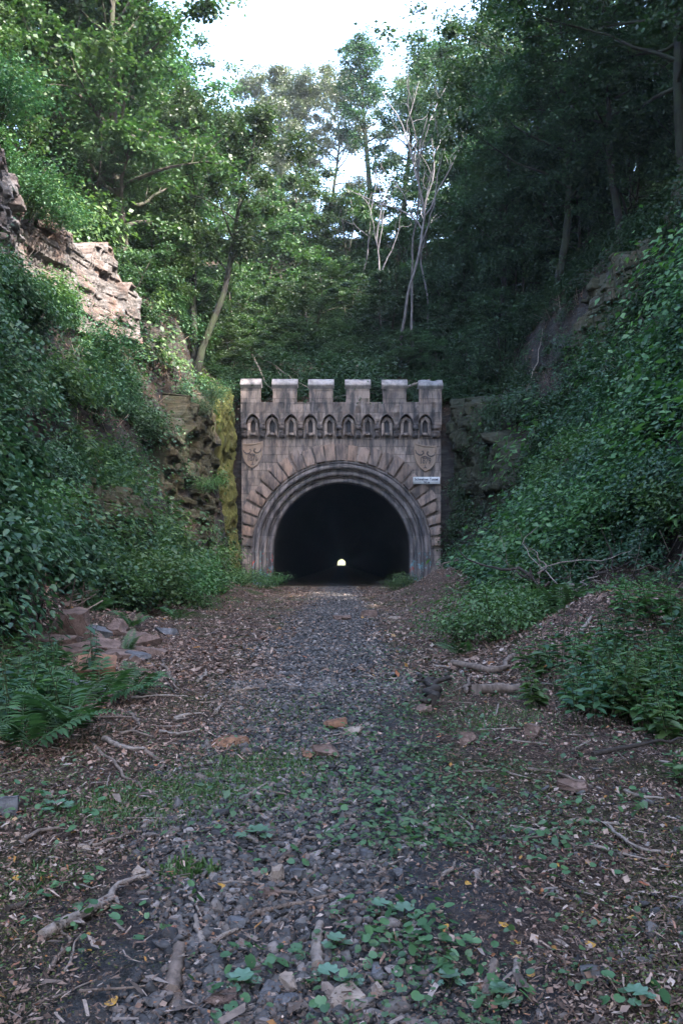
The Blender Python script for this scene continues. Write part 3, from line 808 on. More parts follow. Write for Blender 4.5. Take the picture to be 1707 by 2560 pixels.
for i, (x, y, s) in enumerate(((8.4, 44, .95), (9.8, 46.5, 1.1), (7.6, 52.5, 1.), (10.4, 50.5, 1.1), (11.8, 42.5, 1.05), (13.4, 39, 1.), (13.8, 45, 1.1), (15, 36, 1.0), (16.8, 33, 1.0), (8.6, 59.5, 1.), (17, 44, 1.1), (14.5, 50, 1.1), (12.5, 55, 1.1))):
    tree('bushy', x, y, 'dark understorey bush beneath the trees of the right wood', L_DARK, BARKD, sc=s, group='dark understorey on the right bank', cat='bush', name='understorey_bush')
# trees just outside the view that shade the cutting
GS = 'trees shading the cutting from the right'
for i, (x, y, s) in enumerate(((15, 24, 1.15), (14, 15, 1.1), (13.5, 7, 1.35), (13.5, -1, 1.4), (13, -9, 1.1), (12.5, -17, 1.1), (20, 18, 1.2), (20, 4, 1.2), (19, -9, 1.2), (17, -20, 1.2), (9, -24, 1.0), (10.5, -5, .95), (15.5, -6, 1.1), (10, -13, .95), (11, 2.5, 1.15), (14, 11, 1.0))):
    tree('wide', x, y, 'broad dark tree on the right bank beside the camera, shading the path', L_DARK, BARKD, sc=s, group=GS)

for i, (x, y, s) in enumerate(((11.5, 9, 1.2), (11, 4.5, 1.25), (11, 0, 1.25), (10.8, -4, 1.25), (10.6, -8, 1.25), (10.5, -12, 1.25), (10.6, -16, 1.2), (9.5, -20, 1.2), (12.5, 2, 1.3), (12.5, -6, 1.3), (12.4, -2, 1.3), (13, 12, 1.2))):
    tree('bushy', x, y, 'unseen dark bush added on the right bank beside the camera to block the sun', L_DARK, BARKD, sc=s, group='sun-blocking bushes beside the camera', cat='bush', name='understorey_bush')  # unseen bushes added to stop sun passing under the crowns
tree('tall', 13.2, 3, 'very tall unseen tree added on the right bank to shade the left outcrop', L_DARK, BARKD, sc=1.5)  # unseen tree added to cast shade on the left end of the outcrop
# pale dead trees in front of the dark wood
def dead_tree(seed, Ht, n, label, loc, r0=.13, lean=(0, 0), tw=.09):
    rng = np.random.default_rng(seed); b = MB(); br = []
    tr = wander(rng, (0, 0, -.4), (lean[0], lean[1], 1), Ht, 22, tw, .05)
    rr = r0*np.linspace(1, .3, 23); b.tube(tr, rr, 7)
    t = thing('dead_tree', label, 'dead tree', loc)
    b.build('trunk', BARKX, t, True)
    for i in range(n):
        j = int(rng.uniform(9, 20)); az = rng.uniform(0, 6.28)
        l = wander(rng, tr[j], (math.cos(az)*.7, math.sin(az)*.4, 1.), Ht*rng.uniform(.2, .4), 10, .17, .08)
        bb = MB().tube(l, np.linspace(rr[j]*.8, .018, 11), 6)
        for q in range(2):
            k = int(rng.uniform(4, 9)); a2 = rng.uniform(0, 6.28)
            l2 = wander(rng, l[k], (math.cos(a2), math.sin(a2)*.5, .8), Ht*rng.uniform(.06, .14), 6, .3, .05)
            bb.tube(l2, np.linspace(rr[j]*.35, .01, 7), 5)
        bb.build('bare_branch', BARKX, t, True)
    return t
def hz(x, y): return (x, y, Hs(x, y))
dead_tree(3, 17, 6, 'pale twisted dead tree with several bare forks, tallest of the dead trees', hz(3.4, 50), .1, (-.06, 0))
dead_tree(8, 15, 5, 'pale bare stem with crooked upper branches right of the tallest dead tree', hz(4.5, 51), .085, (.05, 0))
dead_tree(12, 13, 4, 'thin pale dead stem left of the tallest dead tree', hz(2.2, 54), .07, (.04, 0))
dead_tree(22, 14, 4, 'slanting pale bare tree at the edge of the dark wood, rightmost of the dead trees', hz(5.6, 52), .075, (.03, 0))
dead_tree(25, 12, 3, 'pale bare stem half hidden by leaves at the left of the dead trees', hz(1.0, 58), .065, (.02, 0))
dead_tree(15, 5.5, 2, 'short pale dead stem above the bright bushes on the crest', hz(-5.2, 68), .07)
# ------------------------------------------------------------------ undergrowth
U_L = leaf_mat('undergrowth_leaf', [(.018, .055, .03), (.034, .09, .046), (.052, .115, .055), (.08, .14, .06)], .3, .03, (1.0, 1.2, .6))
U_Y = leaf_mat('yellow_green_leaf', [(.035, .09, .028), (.065, .135, .042), (.11, .185, .06)], .36, .03)  # yellow-green leaf, its lightness also stands in for open-sky light
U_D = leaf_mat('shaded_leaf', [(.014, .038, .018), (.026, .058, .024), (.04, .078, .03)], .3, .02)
STEM = NT('green_stem').finish((.04, .055, .02), .8)
STEMB = NT('brown_stem').finish((.06, .045, .03), .85)

def bush_arrays(seed, h, r, n, ls, layers=True):
    """leaf positions of one bush: sprays of leaves on arching stems"""
    rng = np.random.default_rng(seed); ns = max(5, int(9*r/.6)); st = []; P = []; N_ = []; D_ = []
    for s in range(ns):
        az = rng.uniform(0, 6.28); sp = r*rng.uniform(.25, 1); hh = h*rng.uniform(.55, 1.1)
        t = np.linspace(0, 1, 9)
        st.append(np.stack([math.cos(az)*sp*t**1.3, math.sin(az)*sp*t**1.3, hh*(t*1.5-.5*t*t*1.1)-.05], 1))
    m = n//ns
    for l in st:
        t = rng.beta(2.2, 1.1, m); c = np.stack([np.interp(t, np.linspace(0, 1, 9), l[:, k]) for k in range(3)], 1)
        o = rng.normal(0, 1, (m, 3))*np.array([.3*r, .3*r, .1*h])
        P.append(c+o)
        N_.append(rng.normal(0, .38, (m, 3))+np.array([0, 0, 1.])+.25*norml(o))
        D_.append(o*np.array([1, 1, .2])/r+rng.normal(0, .35, (m, 3))*np.array([1, 1, .3])+np.array([0, 0, -.22]))
    P = np.concatenate(P); P[:, 2] = np.abs(P[:, 2])
    return P, np.concatenate(N_), np.concatenate(D_), ls*rng.uniform(.6, 1.3, len(P)), st

PROT = [bush_arrays(100+i, h, r, int(n*1.05), .096) for i, (h, r, n) in enumerate(((.7, .6, 260), (1.0, .7, 330), (.5, .7, 230), (1.3, .8, 420), (.8, .5, 240)))]
def undergrowth(name, label, xr, yr, n, dens, mat, smin=.6, smax=1.15, seed=0, lsc=1.0, steep=.93):
    rng = np.random.default_rng(seed); mb = MB(); 
    x = rng.uniform(*xr, n); y = yr[0]+(yr[1]-yr[0])*rng.random(n)
    z = H(x, y)
    # keep what a wide view of the place could show
    px = np.abs(x)/np.maximum(y, 1); ok = (px < .56)
    e = .18; gr = np.hypot((H(x+e, y)-H(x-e, y))/(2*e), (H(x, y+e)-H(x, y-e))/(2*e))
    d = dens(x, y, z)*(1-steep*sstep(1.7, 3.2, gr)); ok &= rng.random(n) < d
    x, y, z = x[ok], y[ok], z[ok]
    e = .15; gx = (H(x+e, y)-H(x-e, y))/(2*e); gy = (H(x, y+e)-H(x, y-e))/(2*e)
    up = norml(np.stack([-gx*.55, -gy*.55, np.ones_like(gx)], 1))
    for k in range(len(x)):
        P, N_, D_, s_, _ = PROT[rng.integers(len(PROT))]
        a = rng.uniform(0, 6.28); ca, sa = math.cos(a), math.sin(a); sc = rng.uniform(smin, smax)*(1+.45*np.clip(fbm(x[k]*.55, y[k]*.55, 0, 91, 2)*2, -.8, 1))
        Rm = np.array([[ca, -sa, 0], [sa, ca, 0], [0, 0, 1]])
        u = up[k]; xx = norml(np.cross([0, 1, 0.], u)); yy = np.cross(u, xx); T = np.stack([xx, yy, u], 1)@Rm
        M = T*sc
        far = y[k] > 26
        sel = slice(None, None, 2) if far else slice(None)
        leaves(mb, P[sel]@M.T+[x[k], y[k], z[k]], N_[sel]@T.T+[0, 0, .35], D_[sel]@T.T, s_[sel]*lsc*(.55+.45*sc)*(1.38 if far else 1), 'dia' if y[k] > 13 else 'leaf', 1.05)
    print(name, len(x), 'plants')
    return tag(mb.build(name, mat), label, 'undergrowth', None, 'stuff')

def d_left(x, y, z):
    n = fbm(x*.5, y*.5, z*.5, 21, 3)-.05
    n2 = fbm(x*1.3, y*1.3, z*1.3, 22, 2)
    d = sstep(-.1, .16, n+.4*n2+.0)
    d *= sstep(0, .9, -x-wl(y)+np.where(y < 17, -.15, .5))
    d *= 1-.97*np.exp(-(((x+4.0)/1.3)**2+((y-12.8)/2.0)**2)**2)
    d *= 1-.9*np.exp(-(((x+5.2)/1.2)**2+((y-20.5)/2.2)**2+((z-1.2)/1.6)**2))
    d *= 1-.85*np.exp(-(((x+7.2)/1.5)**2+((y-34)/2.6)**2+((z-10.2)/1.6)**2))   # bare earth chute under the outcrop
    d *= np.where((z > np.where(y > 26, 9.6, 8.0)) & (z < 15) & (y < 34) & (y > 12), .1, 1)
    d *= np.where((y > 29) & (x > -5.9), .3, 1)
    return d
def d_right(x, y, z):
    n = fbm(x*.5, y*.5, z*.5, 33, 3)
    n2 = fbm(x*1.3, y*1.3, z*1.3, 34, 2)
    d = sstep(-.1, .16, n+.4*n2+.08*(y < 27)-.02)
    d *= sstep(0, 1.0, x-wr(y)+.2)
    d *= (1-.75*sstep(26, 31, y+.5*z-3))*np.where((z > 9.5) & (y > 26), .5, 1)
    d *= 1-.97*np.exp(-(((x-3.7)/1.7)**2+((y-10.3)/2.2)**2)**2)
    d *= 1-.97*np.exp(-(((x-3.7)/1.7)**2+((y-28.5)/3.2)**2)**2)
    d *= sstep(11.5, 13.5, y)*(1-.85*sstep(7.8, 9.2, z))
    d *= 1-.9*sstep(1.6, .9, x-wr(y))*sstep(7, 9, y)*sstep(19, 16, y)
    d *= 1-.97*np.exp(-(((x-4.9)/2.2)**2+((y-14.6)/2.0)**2)**2)*np.where(x > 4, 1, 1)
    return d
def d_hill(x, y, z):
    n = fbm(x*.4, y*.4, z*.4, 44, 3)
    return sstep(-.35, .15, n)*.9
undergrowth('left_bank_undergrowth', 'mass of leafy green bramble and nettle undergrowth covering the left bank', (-15, -3.2), (6, 44.2), 14500, d_left, U_L, seed=1)
undergrowth('right_bank_undergrowth', 'mass of leafy green undergrowth covering the right bank', (2.4, 15), (5.5, 44.2), 13000, d_right, U_L, seed=2)
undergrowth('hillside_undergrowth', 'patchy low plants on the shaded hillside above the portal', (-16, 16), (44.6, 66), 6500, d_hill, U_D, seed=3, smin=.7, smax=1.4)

def d_big_l(x, y, z): return d_left(x, y, z)*sstep(.0, .3, fbm(x*.45, y*.45, z*.45, 51, 2))
def d_big_r(x, y, z): return d_right(x, y, z)*sstep(.0, .3, fbm(x*.45, y*.45, z*.45, 52, 2))
undergrowth('left_bank_brambles', 'larger pale-leaved brambles standing out of the left bank undergrowth', (-13, -3.4), (8, 44), 2600, d_big_l, U_Y, 1.0, 1.8, 6, 1.25)
undergrowth('right_bank_brambles', 'larger pale-leaved brambles standing out of the right bank undergrowth', (2.8, 13), (9, 36), 2200, d_big_r, U_Y, 1.0, 1.8, 7, 1.25)
def d_shade(x, y, z):
    return .6*sstep(-.2, .25, fbm(x*.7, y*.7, z*.7, 47, 3))*np.maximum(sstep(26, 31, y+.4*z-3), sstep(8.2, 9.4, z))*sstep(5.4, 6.2, x-.08*(44-y)+.5)
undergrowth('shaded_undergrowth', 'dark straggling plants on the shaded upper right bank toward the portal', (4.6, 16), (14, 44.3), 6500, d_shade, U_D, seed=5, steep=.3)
# individual shrubs that stand out of the mass
def shrub_proto(seed, h, r, n, ls, mat, shape='leaf'):
    P, N_, D_, s_, st = bush_arrays(seed, h, r, n, ls)
    t = thing('leafy_shrub', 'x', 'shrub')
    b = MB()
    for l in st: b.tube(l, np.linspace(.012, .004, 9), 5, False)
    b.build('stems', STEM, t)
    leaves(MB(), P, N_, D_, s_, shape, 1.0).build('foliage', mat, t)
    return t
SH = [shrub_proto(201, 1.1, .9, 2200, .075, U_Y), shrub_proto(202, 1.0, 1.1, 2900, .07, U_L), shrub_proto(203, 1.5, 1.1, 3200, .078, U_L), shrub_proto(204, .8, 1.0, 2600, .058, U_Y)]
used = set()
def shrub(k, x, y, label, sc=1., group=None, dz=-.05, rz=0):
    z = Hs(x, y)+dz
    if k in used: return dup(SH[k], (x, y, z), (0, 0, rz+x*5), sc, label, group)
    used.add(k); o = SH[k]; o.location = (x, y, z); o.scale = (sc,)*3; o['label'] = label
    if group: o['group'] = group
    return o
shrub(0, -4.0, 18.2, 'dense green shrub at the foot of the left bank, right of the dark crag', 1.25)
shrub(0, -4.7, 20.5, 'tall leafy shrub on the left bank behind the dense shrub at its foot', 1.2)
shrub(0, -4.3, 24.5, 'yellow-green shrub before the moss covered wall', 1.2)
shrub(3, -3.7, 22, 'light feathery low shrub beside the path on the left, before the portal', .95)
shrub(3, -4.3, 35.5, 'low bright shrub at the left foot of the portal arch', 1.25)
shrub(3, -3.3, 37.5, 'small low shrub at the path edge left of the tunnel mouth', .95)
shrub(0, -5.4, 14.2, 'sunny leafy shrub at the left edge above the tumbled stones', 1.15)
shrub(2, -6.6, 15.5, 'tall green shrub at the far left edge beside the dark crag', 1.1)
shrub(2, -6.3, 24, 'leafy shrub overhanging the dark crag on the left bank', 1.2)
shrub(3, -6.2, 28, 'bushy shrub halfway up the left bank below the brown crag', 1.3)
shrub(2, -7.6, 26, 'dark green shrub high on the left bank below the rock outcrop', 1.3)
shrub(1, -8.4, 30.5, 'shrub growing at the foot of the pale rock outcrop', 1.1)
shrub(1, -10.6, 26.0, 'dark rounded shrub hanging over the top of the rock outcrop', 1.5, dz=2.6)
shrub(2, -9.9, 27.0, 'leafy shrub trailing over the left end of the pale outcrop', 1.2, dz=12.2-Hs(-9.9, 27.0))
shrub(1, -9.3, 28.2, 'dark shrub trailing down the left part of the pale outcrop', 1.0, dz=12.4-Hs(-9.3, 28.2))
shrub(1, -9.0, 22.5, 'dark shrub overhanging the shaded rock wall at the left edge', 1.4, dz=13-Hs(-9.0, 22.5))
shrub(0, 2.9, 38.5, 'dark leafy shrub at the right side of the tunnel mouth', .8)
shrub(0, 2.35, 37.8, 'small low bush on the path edge right of the tunnel mouth', .6)
shrub(3, 2.05, 11.6, 'big rounded green shrub at the right of the path', 1.0)
shrub(3, 1.75, 12.6, 'yellow-green feathery shrub on the path side of the big rounded shrub', .75)
shrub(0, 2.75, 12.4, 'leafy shrub behind the big rounded one on the right', .75)
shrub(3, 3.9, 21, 'light green shrub low on the right bank beyond the root tangle', 1.2)
shrub(1, 4.9, 22.5, 'broad green shrub above the root tangle on the right bank', 1.4)
shrub(2, 6.0, 21, 'tall shrub on the right bank at the edge of the rock wall', 1.3)
shrub(0, 6.8, 23, 'bright shrub high on the right bank', 1.3)
shrub(2, 7.9, 22.5, 'bright topmost shrub on the ridge of the right bank', 1.4)
shrub(0, 5.4, 27, 'yellowish shrub at the foot of the wet rock wall', 1.2)

GB = 'bright bushes along the foot of the left bank'
for i, (x, y, s) in enumerate(((-4.5, 17, 1.0), (-4.3, 21.6, 1.1), (-5.0, 26.5, 1.2), (-4.6, 29, 1.1), (-5.6, 23, 1.3), (-5.2, 31, 1.0), (-6.0, 17.8, 1.1))):
    shrub((0, 3)[i % 2], x, y, 'bright green bush in the row along the foot of the left bank', s, GB)
GB = 'bright bushes on the right bank'
for i, (x, y, s) in enumerate(((4.4, 18.5, 1.1), (5.3, 19.5, 1.2), (5.7, 24.5, 1.3), (6.6, 26, 1.2), (7.4, 24, 1.2), (8.6, 23.4, 1.3), (4.6, 25.5, 1.1), (6.1, 17.8, 1.2), (7.1, 20, 1.3))):
    shrub((0, 3, 0)[i % 3], x, y, 'bright green bush standing out of the undergrowth on the right bank', s, GB)
shrub(0, 4.3, 12.6, 'bright bush at the right edge behind the leaf mound', .8)
shrub(3, 3.35, 14.2, 'bright low bush left of the root tangle', .9)
shrub(0, 6.3, 15.8, 'bright bush above the right end of the root tangle', 1.2)
GF = 'ferns on the banks'
def zat(k, x, y, z, label, sc): shrub(k, x, y, label, sc, None, z-Hs(x, y))
shrub(2, -8.5, 29.4, 'shrub hiding the lower left edge of the pale outcrop', 1.3)
shrub(1, -7.7, 31.2, 'shrub at the lower right corner of the pale outcrop', 1.3)
shrub(0, -9.3, 27.2, 'bright shrub in front of the shaded end of the pale outcrop', 1.3)
zat(1, -6.35, 37.4, 7.6, 'shrub trailing from the top of the brown crag', 1.0)
zat(2, -6.05, 39.6, 8.6, 'leafy shrub on the crag just left of the moss covered wall', .8)
zat(3, -5.75, 35.8, 4.2, 'small shrub rooted halfway up the brown crag', .9)
shrub(0, -5.2, 34.0, 'green bush at the foot of the brown crag', 1.4)
shrub(3, -5.0, 38.0, 'low green bush before the foot of the moss covered wall', 1.3)
# upright herbs with opposite leaves
def herb(seed, nst, h, ls, mat, spread=.22):
    rng = np.random.default_rng(seed)
    t = thing('woodland_herb', 'x', 'plant'); sb = MB(); lm = MB()
    for s in range(nst):
        a = rng.uniform(0, 6.28); r_ = spread*math.sqrt(rng.random()); hh = h*rng.uniform(.6, 1.1)
        l = wander(rng, (r_*math.cos(a), r_*math.sin(a), -.02), (rng.normal(0, .18), rng.normal(0, .18), 1), hh, 8, .06)
        sb.tube(l, np.linspace(.0045, .002, 9), 5, False)
        nn = 7; P = []; D_ = []; N_ = []; sz = []
        for i in range(nn):
            q = .3+.7*i/(nn-1); p = np.array([np.interp(q, np.linspace(0, 1, 9), l[:, k]) for k in range(3)])
            for e in (0, PI):
                az = i*PI/2+e+a+rng.normal(0, .15)
                d = np.array([math.cos(az), math.sin(az), rng.uniform(-.25, .2)])
                P.append(p+d*.012); D_.append(d); N_.append(np.array([0, 0, 1.])+rng.normal(0, .16, 3)); sz.append(ls*(1.15-.65*max(0, q-.55)/.45)*rng.uniform(.8, 1.15)*(.7+.3*math.sin(PI*q)))
        leaves(lm, np.array(P), np.array(N_), np.array(D_), np.array(sz), 'leaf', .95)
    sb.build('stems', STEM, t); lm.build('leaves', mat, t)
    return t
HB = [herb(301, 15, .5, .095, U_Y, .28), herb(302, 12, .62, .1, U_L, .28), herb(303, 16, .38, .075, U_Y, .26), herb(304, 10, .45, .11, U_Y, .26)]
hu = set()
def place_herb(k, x, y, label, sc=1., group=None, rz=0.):
    z = Hs(x, y)
    if k in hu: return dup(HB[k], (x, y, z), (0, 0, rz), sc, label, group)
    hu.add(k); o = HB[k]; o.location = (x, y, z); o.scale = (sc,)*3; o.rotation_euler = (0, 0, rz); o['label'] = label
    if group: o['group'] = group
    return o
rng = np.random.default_rng(77)
GH = 'broad-leaved herbs on the right verge'
for i, (x, y) in enumerate(((2.35, 6.3), (2.7, 6.0), (2.05, 7.0), (2.5, 6.9), (2.9, 6.9), (2.25, 7.8), (2.75, 7.8), (3.2, 7.6), (2.6, 8.6), (3.1, 8.6), (3.6, 8.2), (2.1, 8.8), (3.3, 9.6), (2.0, 6.4), (2.6, 5.5), (2.3, 5.7), (2.9, 6.4), (3.2, 6.9), (2.4, 7.35), (2.95, 7.3), (2.2, 6.7), (2.65, 6.45), (3.0, 6.1), (2.8, 7.1), (3.1, 7.9), (3.45, 7.4), (3.3, 8.3), (2.5, 7.9), (3.8, 8.9), (2.85, 8.2), (2.45, 6.1), (3.6, 9.3))):
    place_herb(i % 4, x, y, 'upright broad-leaved green herb in the thick stand on the right verge', rng.uniform(.9, 1.3), GH, rng.uniform(0, 6))
place_herb(3, 1.78, 7.1, 'large-leaved herb standing alone at the path side of the right stand', .9)
place_herb(1, 3.0, 4.9, 'bright herb cut by the right edge of the picture near the bottom', .8)
place_herb(2, 2.0, 4.6, 'low bright plant at the right edge below the dark herbs', .8)
GH2 = 'green herbs on the left verge'
for i, (x, y) in enumerate(((-2.6, 6.9), (-2.9, 7.5), (-2.3, 6.5), (-3.2, 8.0), (-2.75, 8.6), (-3.5, 9.0), (-3.9, 9.6), (-2.5, 7.2), (-2.2, 6.1), (-2.45, 5.9), (-3.1, 7.0), (-4.6, 10.6))):
    place_herb((i+1) % 4, x, y, 'leafy green herb in the clump on the left verge', rng.uniform(.75, 1.1), GH2, rng.uniform(0, 6))

# ferns: each frond a part
def frond(L, arch, rng, np_=19):
    mb = MB(); t = np.linspace(0, 1, 14)
    ra = np.stack([L*(t-.1*t*t), 0*t, L*arch*np.sin(t*PI*.62)-L*.25*t**3*arch*2], 1)
    mb.tube(ra, np.linspace(.0045, .001, 14), 4, False)
    P = []; D_ = []; N_ = []; sz = []; W = []
    for i in range(np_):
        q = .16+.82*i/(np_-1); p = np.array([np.interp(q, t, ra[:, k]) for k in range(3)])
        tg = np.array([1, 0, 0.]); ln = L*.27*math.sin(PI*(.18+.8*q)**.9)*(1.0-.25*q)
        for sd in (-1, 1):
            d = np.array([.38, sd, -.06+rng.normal(0, .04)]); d /= np.linalg.norm(d)
            m = 0
            for j in range(m):
                f = (j+.5)/m; c = p+d*ln*f; c[2] -= ln*.12*f*f
                w = ln*.22*(1-.75*f)
                for s2 in (-1, 1):
                    e = np.array([.75*s2, sd*.4, 0]) if True else 0
                    P.append(c); D_.append(e); N_.append([0, 0, 1]); sz.append(w)
            P.append(p+d*ln*.0); D_.append(d); N_.append([0, 0, 1]); sz.append(ln); W.append(.1)
    sz = np.array(sz); wd = np.full(len(sz), .36)
    leaves(mb, np.array(P), np.array(N_)+rng.normal(0, .08, (len(P), 3)), np.array(D_), sz, 'dia', wd)
    return mb.mesh('frond')
rng = np.random.default_rng(5)
FR = [frond(.62, .35, rng), frond(.55, .5, rng), frond(.7, .22, rng)]
F_M = leaf_mat('fern_green', [(.038, .09, .038), (.06, .12, .05), (.08, .145, .055)], .38, .03)
F_Y = leaf_mat('fern_light', [(.06, .11, .03), (.09, .15, .045)], .4, .05)
for f in FR: f.materials.append(F_M)
def fern(x, y, label, n=7, sc=1., az=None, seed=0, tilt=0, group=None):
    rng = np.random.default_rng(seed); t = thing('fern', label, 'fern', (x, y, Hs(x, y)), 0, group)
    for i in range(n):
        o = bpy.data.objects.new('frond', FR[(i+seed) % 3]); C.objects.link(o); o.parent = t
        a = (i*2*PI/n if az is None else az+(i-(n-1)/2)*.42)+rng.normal(0, .12)
        o.rotation_euler = (rng.normal(0, .15), -rng.uniform(.05, .45)+tilt, a); o.scale = (sc*rng.uniform(.8, 1.1),)*3
    return t
x, y, z = on(110, 1800); fern(x, y, 'fern with a broad frond arching down to the path, lowest at the left', 4, 1.0, -.9, 2, -.15)
fern(*on(250, 1760)[:2], 'fern arching out over the litter at the edge of the left verge', 7, 1.0, None, 41)
fern(*on(170, 1850)[:2], 'large fern low on the left verge above the lowest frond', 7, 1.1, None, 42)
fern(*on(330, 1745)[:2], 'fern just below the mossy grey slab', 6, .8, None, 43)
fern(*on(60, 1880)[:2], 'fern at the left edge of the picture on the verge', 7, 1.0, None, 44)
fern(-2.75, 7.7, 'fern in the middle of the left verge clump', 8, 1.05, None, 3)
fern(-3.05, 8.6, 'fern spreading before the orange-topped stone', 7, 1.05, None, 4)
x, y, z = on(315, 1640); fern(x, y, 'small upright fern among the tumbled stones', 4, .62, .8, 5, -.5)
x, y, z = on(330, 1570); fern(x, y, 'light fern behind the tumbled stones', 6, .8, None, 6)
x, y, z = on(560, 1600); fern(-3.2, 16.5, 'fern at the foot of the dense shrub on the left', 6, .9, None, 7)
fern(1.55, 10.6, 'bright fern frond low before the big rounded shrub', 4, .75, -2.4, 8)
fern(3.0, 11.6, 'fern on the slope right of the big rounded shrub', 7, 1.1, None, 9)
fern(3.45, 12.6, 'fern at the edge of the root tangle', 7, 1.0, None, 10)
fern(2.15, 15.5, 'tall fern behind the big rounded shrub', 6, 1.1, None, 12)
for i, (x, y) in enumerate(((-4.6, 15.5), (-5.2, 16.5), (-4.9, 19.2), (-5.6, 21.4), (-6.4, 19), (3.9, 17.4), (4.8, 17), (4.2, 13.4), (5.4, 15.4), (5.0, 21), (-5.4, 12.4), (-5.9, 13.6))):
    fern(x, y, 'green fern among the undergrowth on the steep bank', 7, 1.25, None, 20+i, 0, GF)
fern(-3.8, 10.6, 'fern under the left edge shrubs', 7, 1.0, None, 13)
# ------------------------------------------------------------------ stones
def island_mat(name, stops, rough=.85, bump=True, scale=30, spec=.3):
    t = NT(name); g = t.n('ShaderNodeNewGeometry')
    col = t.ramp(g.outputs['Random Per Island'], stops)
    n = t.noise(t.coords(), scale, 5, .65)
    col = t.mix(t.ramp(n, [(.3, .55), (.6, 0)]), col, (.015, .014, .014))
    return t.finish(col, rough, t.bump(n, .5, .01) if bump else None, spec)
BAL = island_mat('ballast', [(0, (.026, .025, .026)), (.4, (.07, .068, .07)), (.68, (.12, .11, .105)), (.86, (.17, .13, .11)), (1, (.28, .25, .24))], .8)
LIT = island_mat('leaf_litter', [(0, (.055, .034, .024)), (.3, (.125, .075, .053)), (.55, (.22, .135, .1)), (.78, (.34, .24, .19)), (.9, (.42, .33, .28)), (.95, (.28, .1, .055)), (.98, (.32, .16, .035)), (1, (.45, .38, .33))], .85, False)
def ico(sub):
    bm = bmesh.new(); bmesh.ops.create_icosphere(bm, subdivisions=sub, radius=1)
    v = np.array([q.co[:] for q in bm.verts]); f = np.array([[a.index for a in p.verts] for p in bm.faces]); bm.free(); return v, f
I1, I2, I3 = ico(1), ico(2), ico(3)
def faceted(I, rng, nplanes=9, flat=(1, .8, .6), lo=.38, hi=.68):
    v = I[0].copy()
    for k in range(nplanes):
        n = norml(rng.normal(0, 1, 3)); d = rng.uniform(lo, hi)
        s = v@n-d; m = s > 0; v[m] -= s[m][:, None]*n
    return v*np.array(flat)
rng = np.random.default_rng(9)
SV = [(faceted(I2, rng, 10, (1, rng.uniform(.65, .95), rng.uniform(.45, .75))), I2[1]) for i in range(10)]
SV1 = [(faceted(I1, rng, 7, (1, rng.uniform(.65, .95), rng.uniform(.5, .75))), I1[1]) for i in range(10)]
def scatter_stones(name, x, y, r, mat, label, hi, lift=.25):
    rng = np.random.default_rng(len(x)); mb = MB(); z = H(x, y)
    V = SV if hi else SV1
    k = rng.integers(0, 10, len(x)); a = rng.uniform(0, 6.28, len(x)); tl = rng.normal(0, .35, (len(x), 2))
    for j in range(10):
        m = np.where(k == j)[0]; v, f = V[j]
        ca, sa = np.cos(a[m])[:, None], np.sin(a[m])[:, None]
        vx = v[:, 0]*ca-v[:, 1]*sa; vy = v[:, 0]*sa+v[:, 1]*ca
        vz = v[:, 2]+tl[m, 0:1]*vx*.6+tl[m, 1:2]*vy*.6
        P = np.stack([vx*r[m][:, None]+x[m][:, None], vy*r[m][:, None]+y[m][:, None], vz*r[m][:, None]+(z[m]+r[m]*lift)[:, None]], -1)
        F = (f[None]+(np.arange(len(m))*len(v))[:, None, None]).reshape(-1, 3)
        mb.add(P.reshape(-1, 3), F)
    return tag(mb.build(name, mat), label, 'gravel', None, 'stuff')
def samp(n, y0, y1, p, xr, seed):
    r_ = np.random.default_rng(seed); y = y0+(y1-y0)*r_.random(n)**p
    return r_.uniform(-1, 1, n)*xr(y), y, r_
def gravel_mask(x, y, r_):
    e = .5+.035*np.clip(y, 0, 14)+.45*fbm(x*1.2, y*.8, 0, 61, 3)
    d = np.abs(x+.22)/e
    p = 1-sstep(.65, 1.25, d)
    p = np.maximum(p, .1*sstep(.0, .5, fbm(x*.9, y*.9, 0, 63, 3)))
    return r_.random(len(x)) < p
x, y, r_ = samp(58000, 1.7, 8.5, 1.6, lambda y: np.minimum(.45*y+.25, 2.8), 1); m = gravel_mask(x, y, r_); x, y = x[m], y[m]
print('ballast near', len(x))
scatter_stones('ballast_gravel', x, y, np.clip(.82*r_.lognormal(-3.98, .42, len(x)), .008, .05), BAL, 'dark grey track ballast gravel along the near middle of the path', True)
x, y, r_ = samp(80000, 8, 46, 1.5, lambda y: y*0+2.4, 2); m = gravel_mask(x, y, r_); x, y = x[m], y[m]
scatter_stones('ballast_gravel', x, y, np.clip(r_.lognormal(-3.85, .38, len(x)), .012, .06), BAL, 'dark grey track ballast gravel along the far middle of the path up to the tunnel', False)

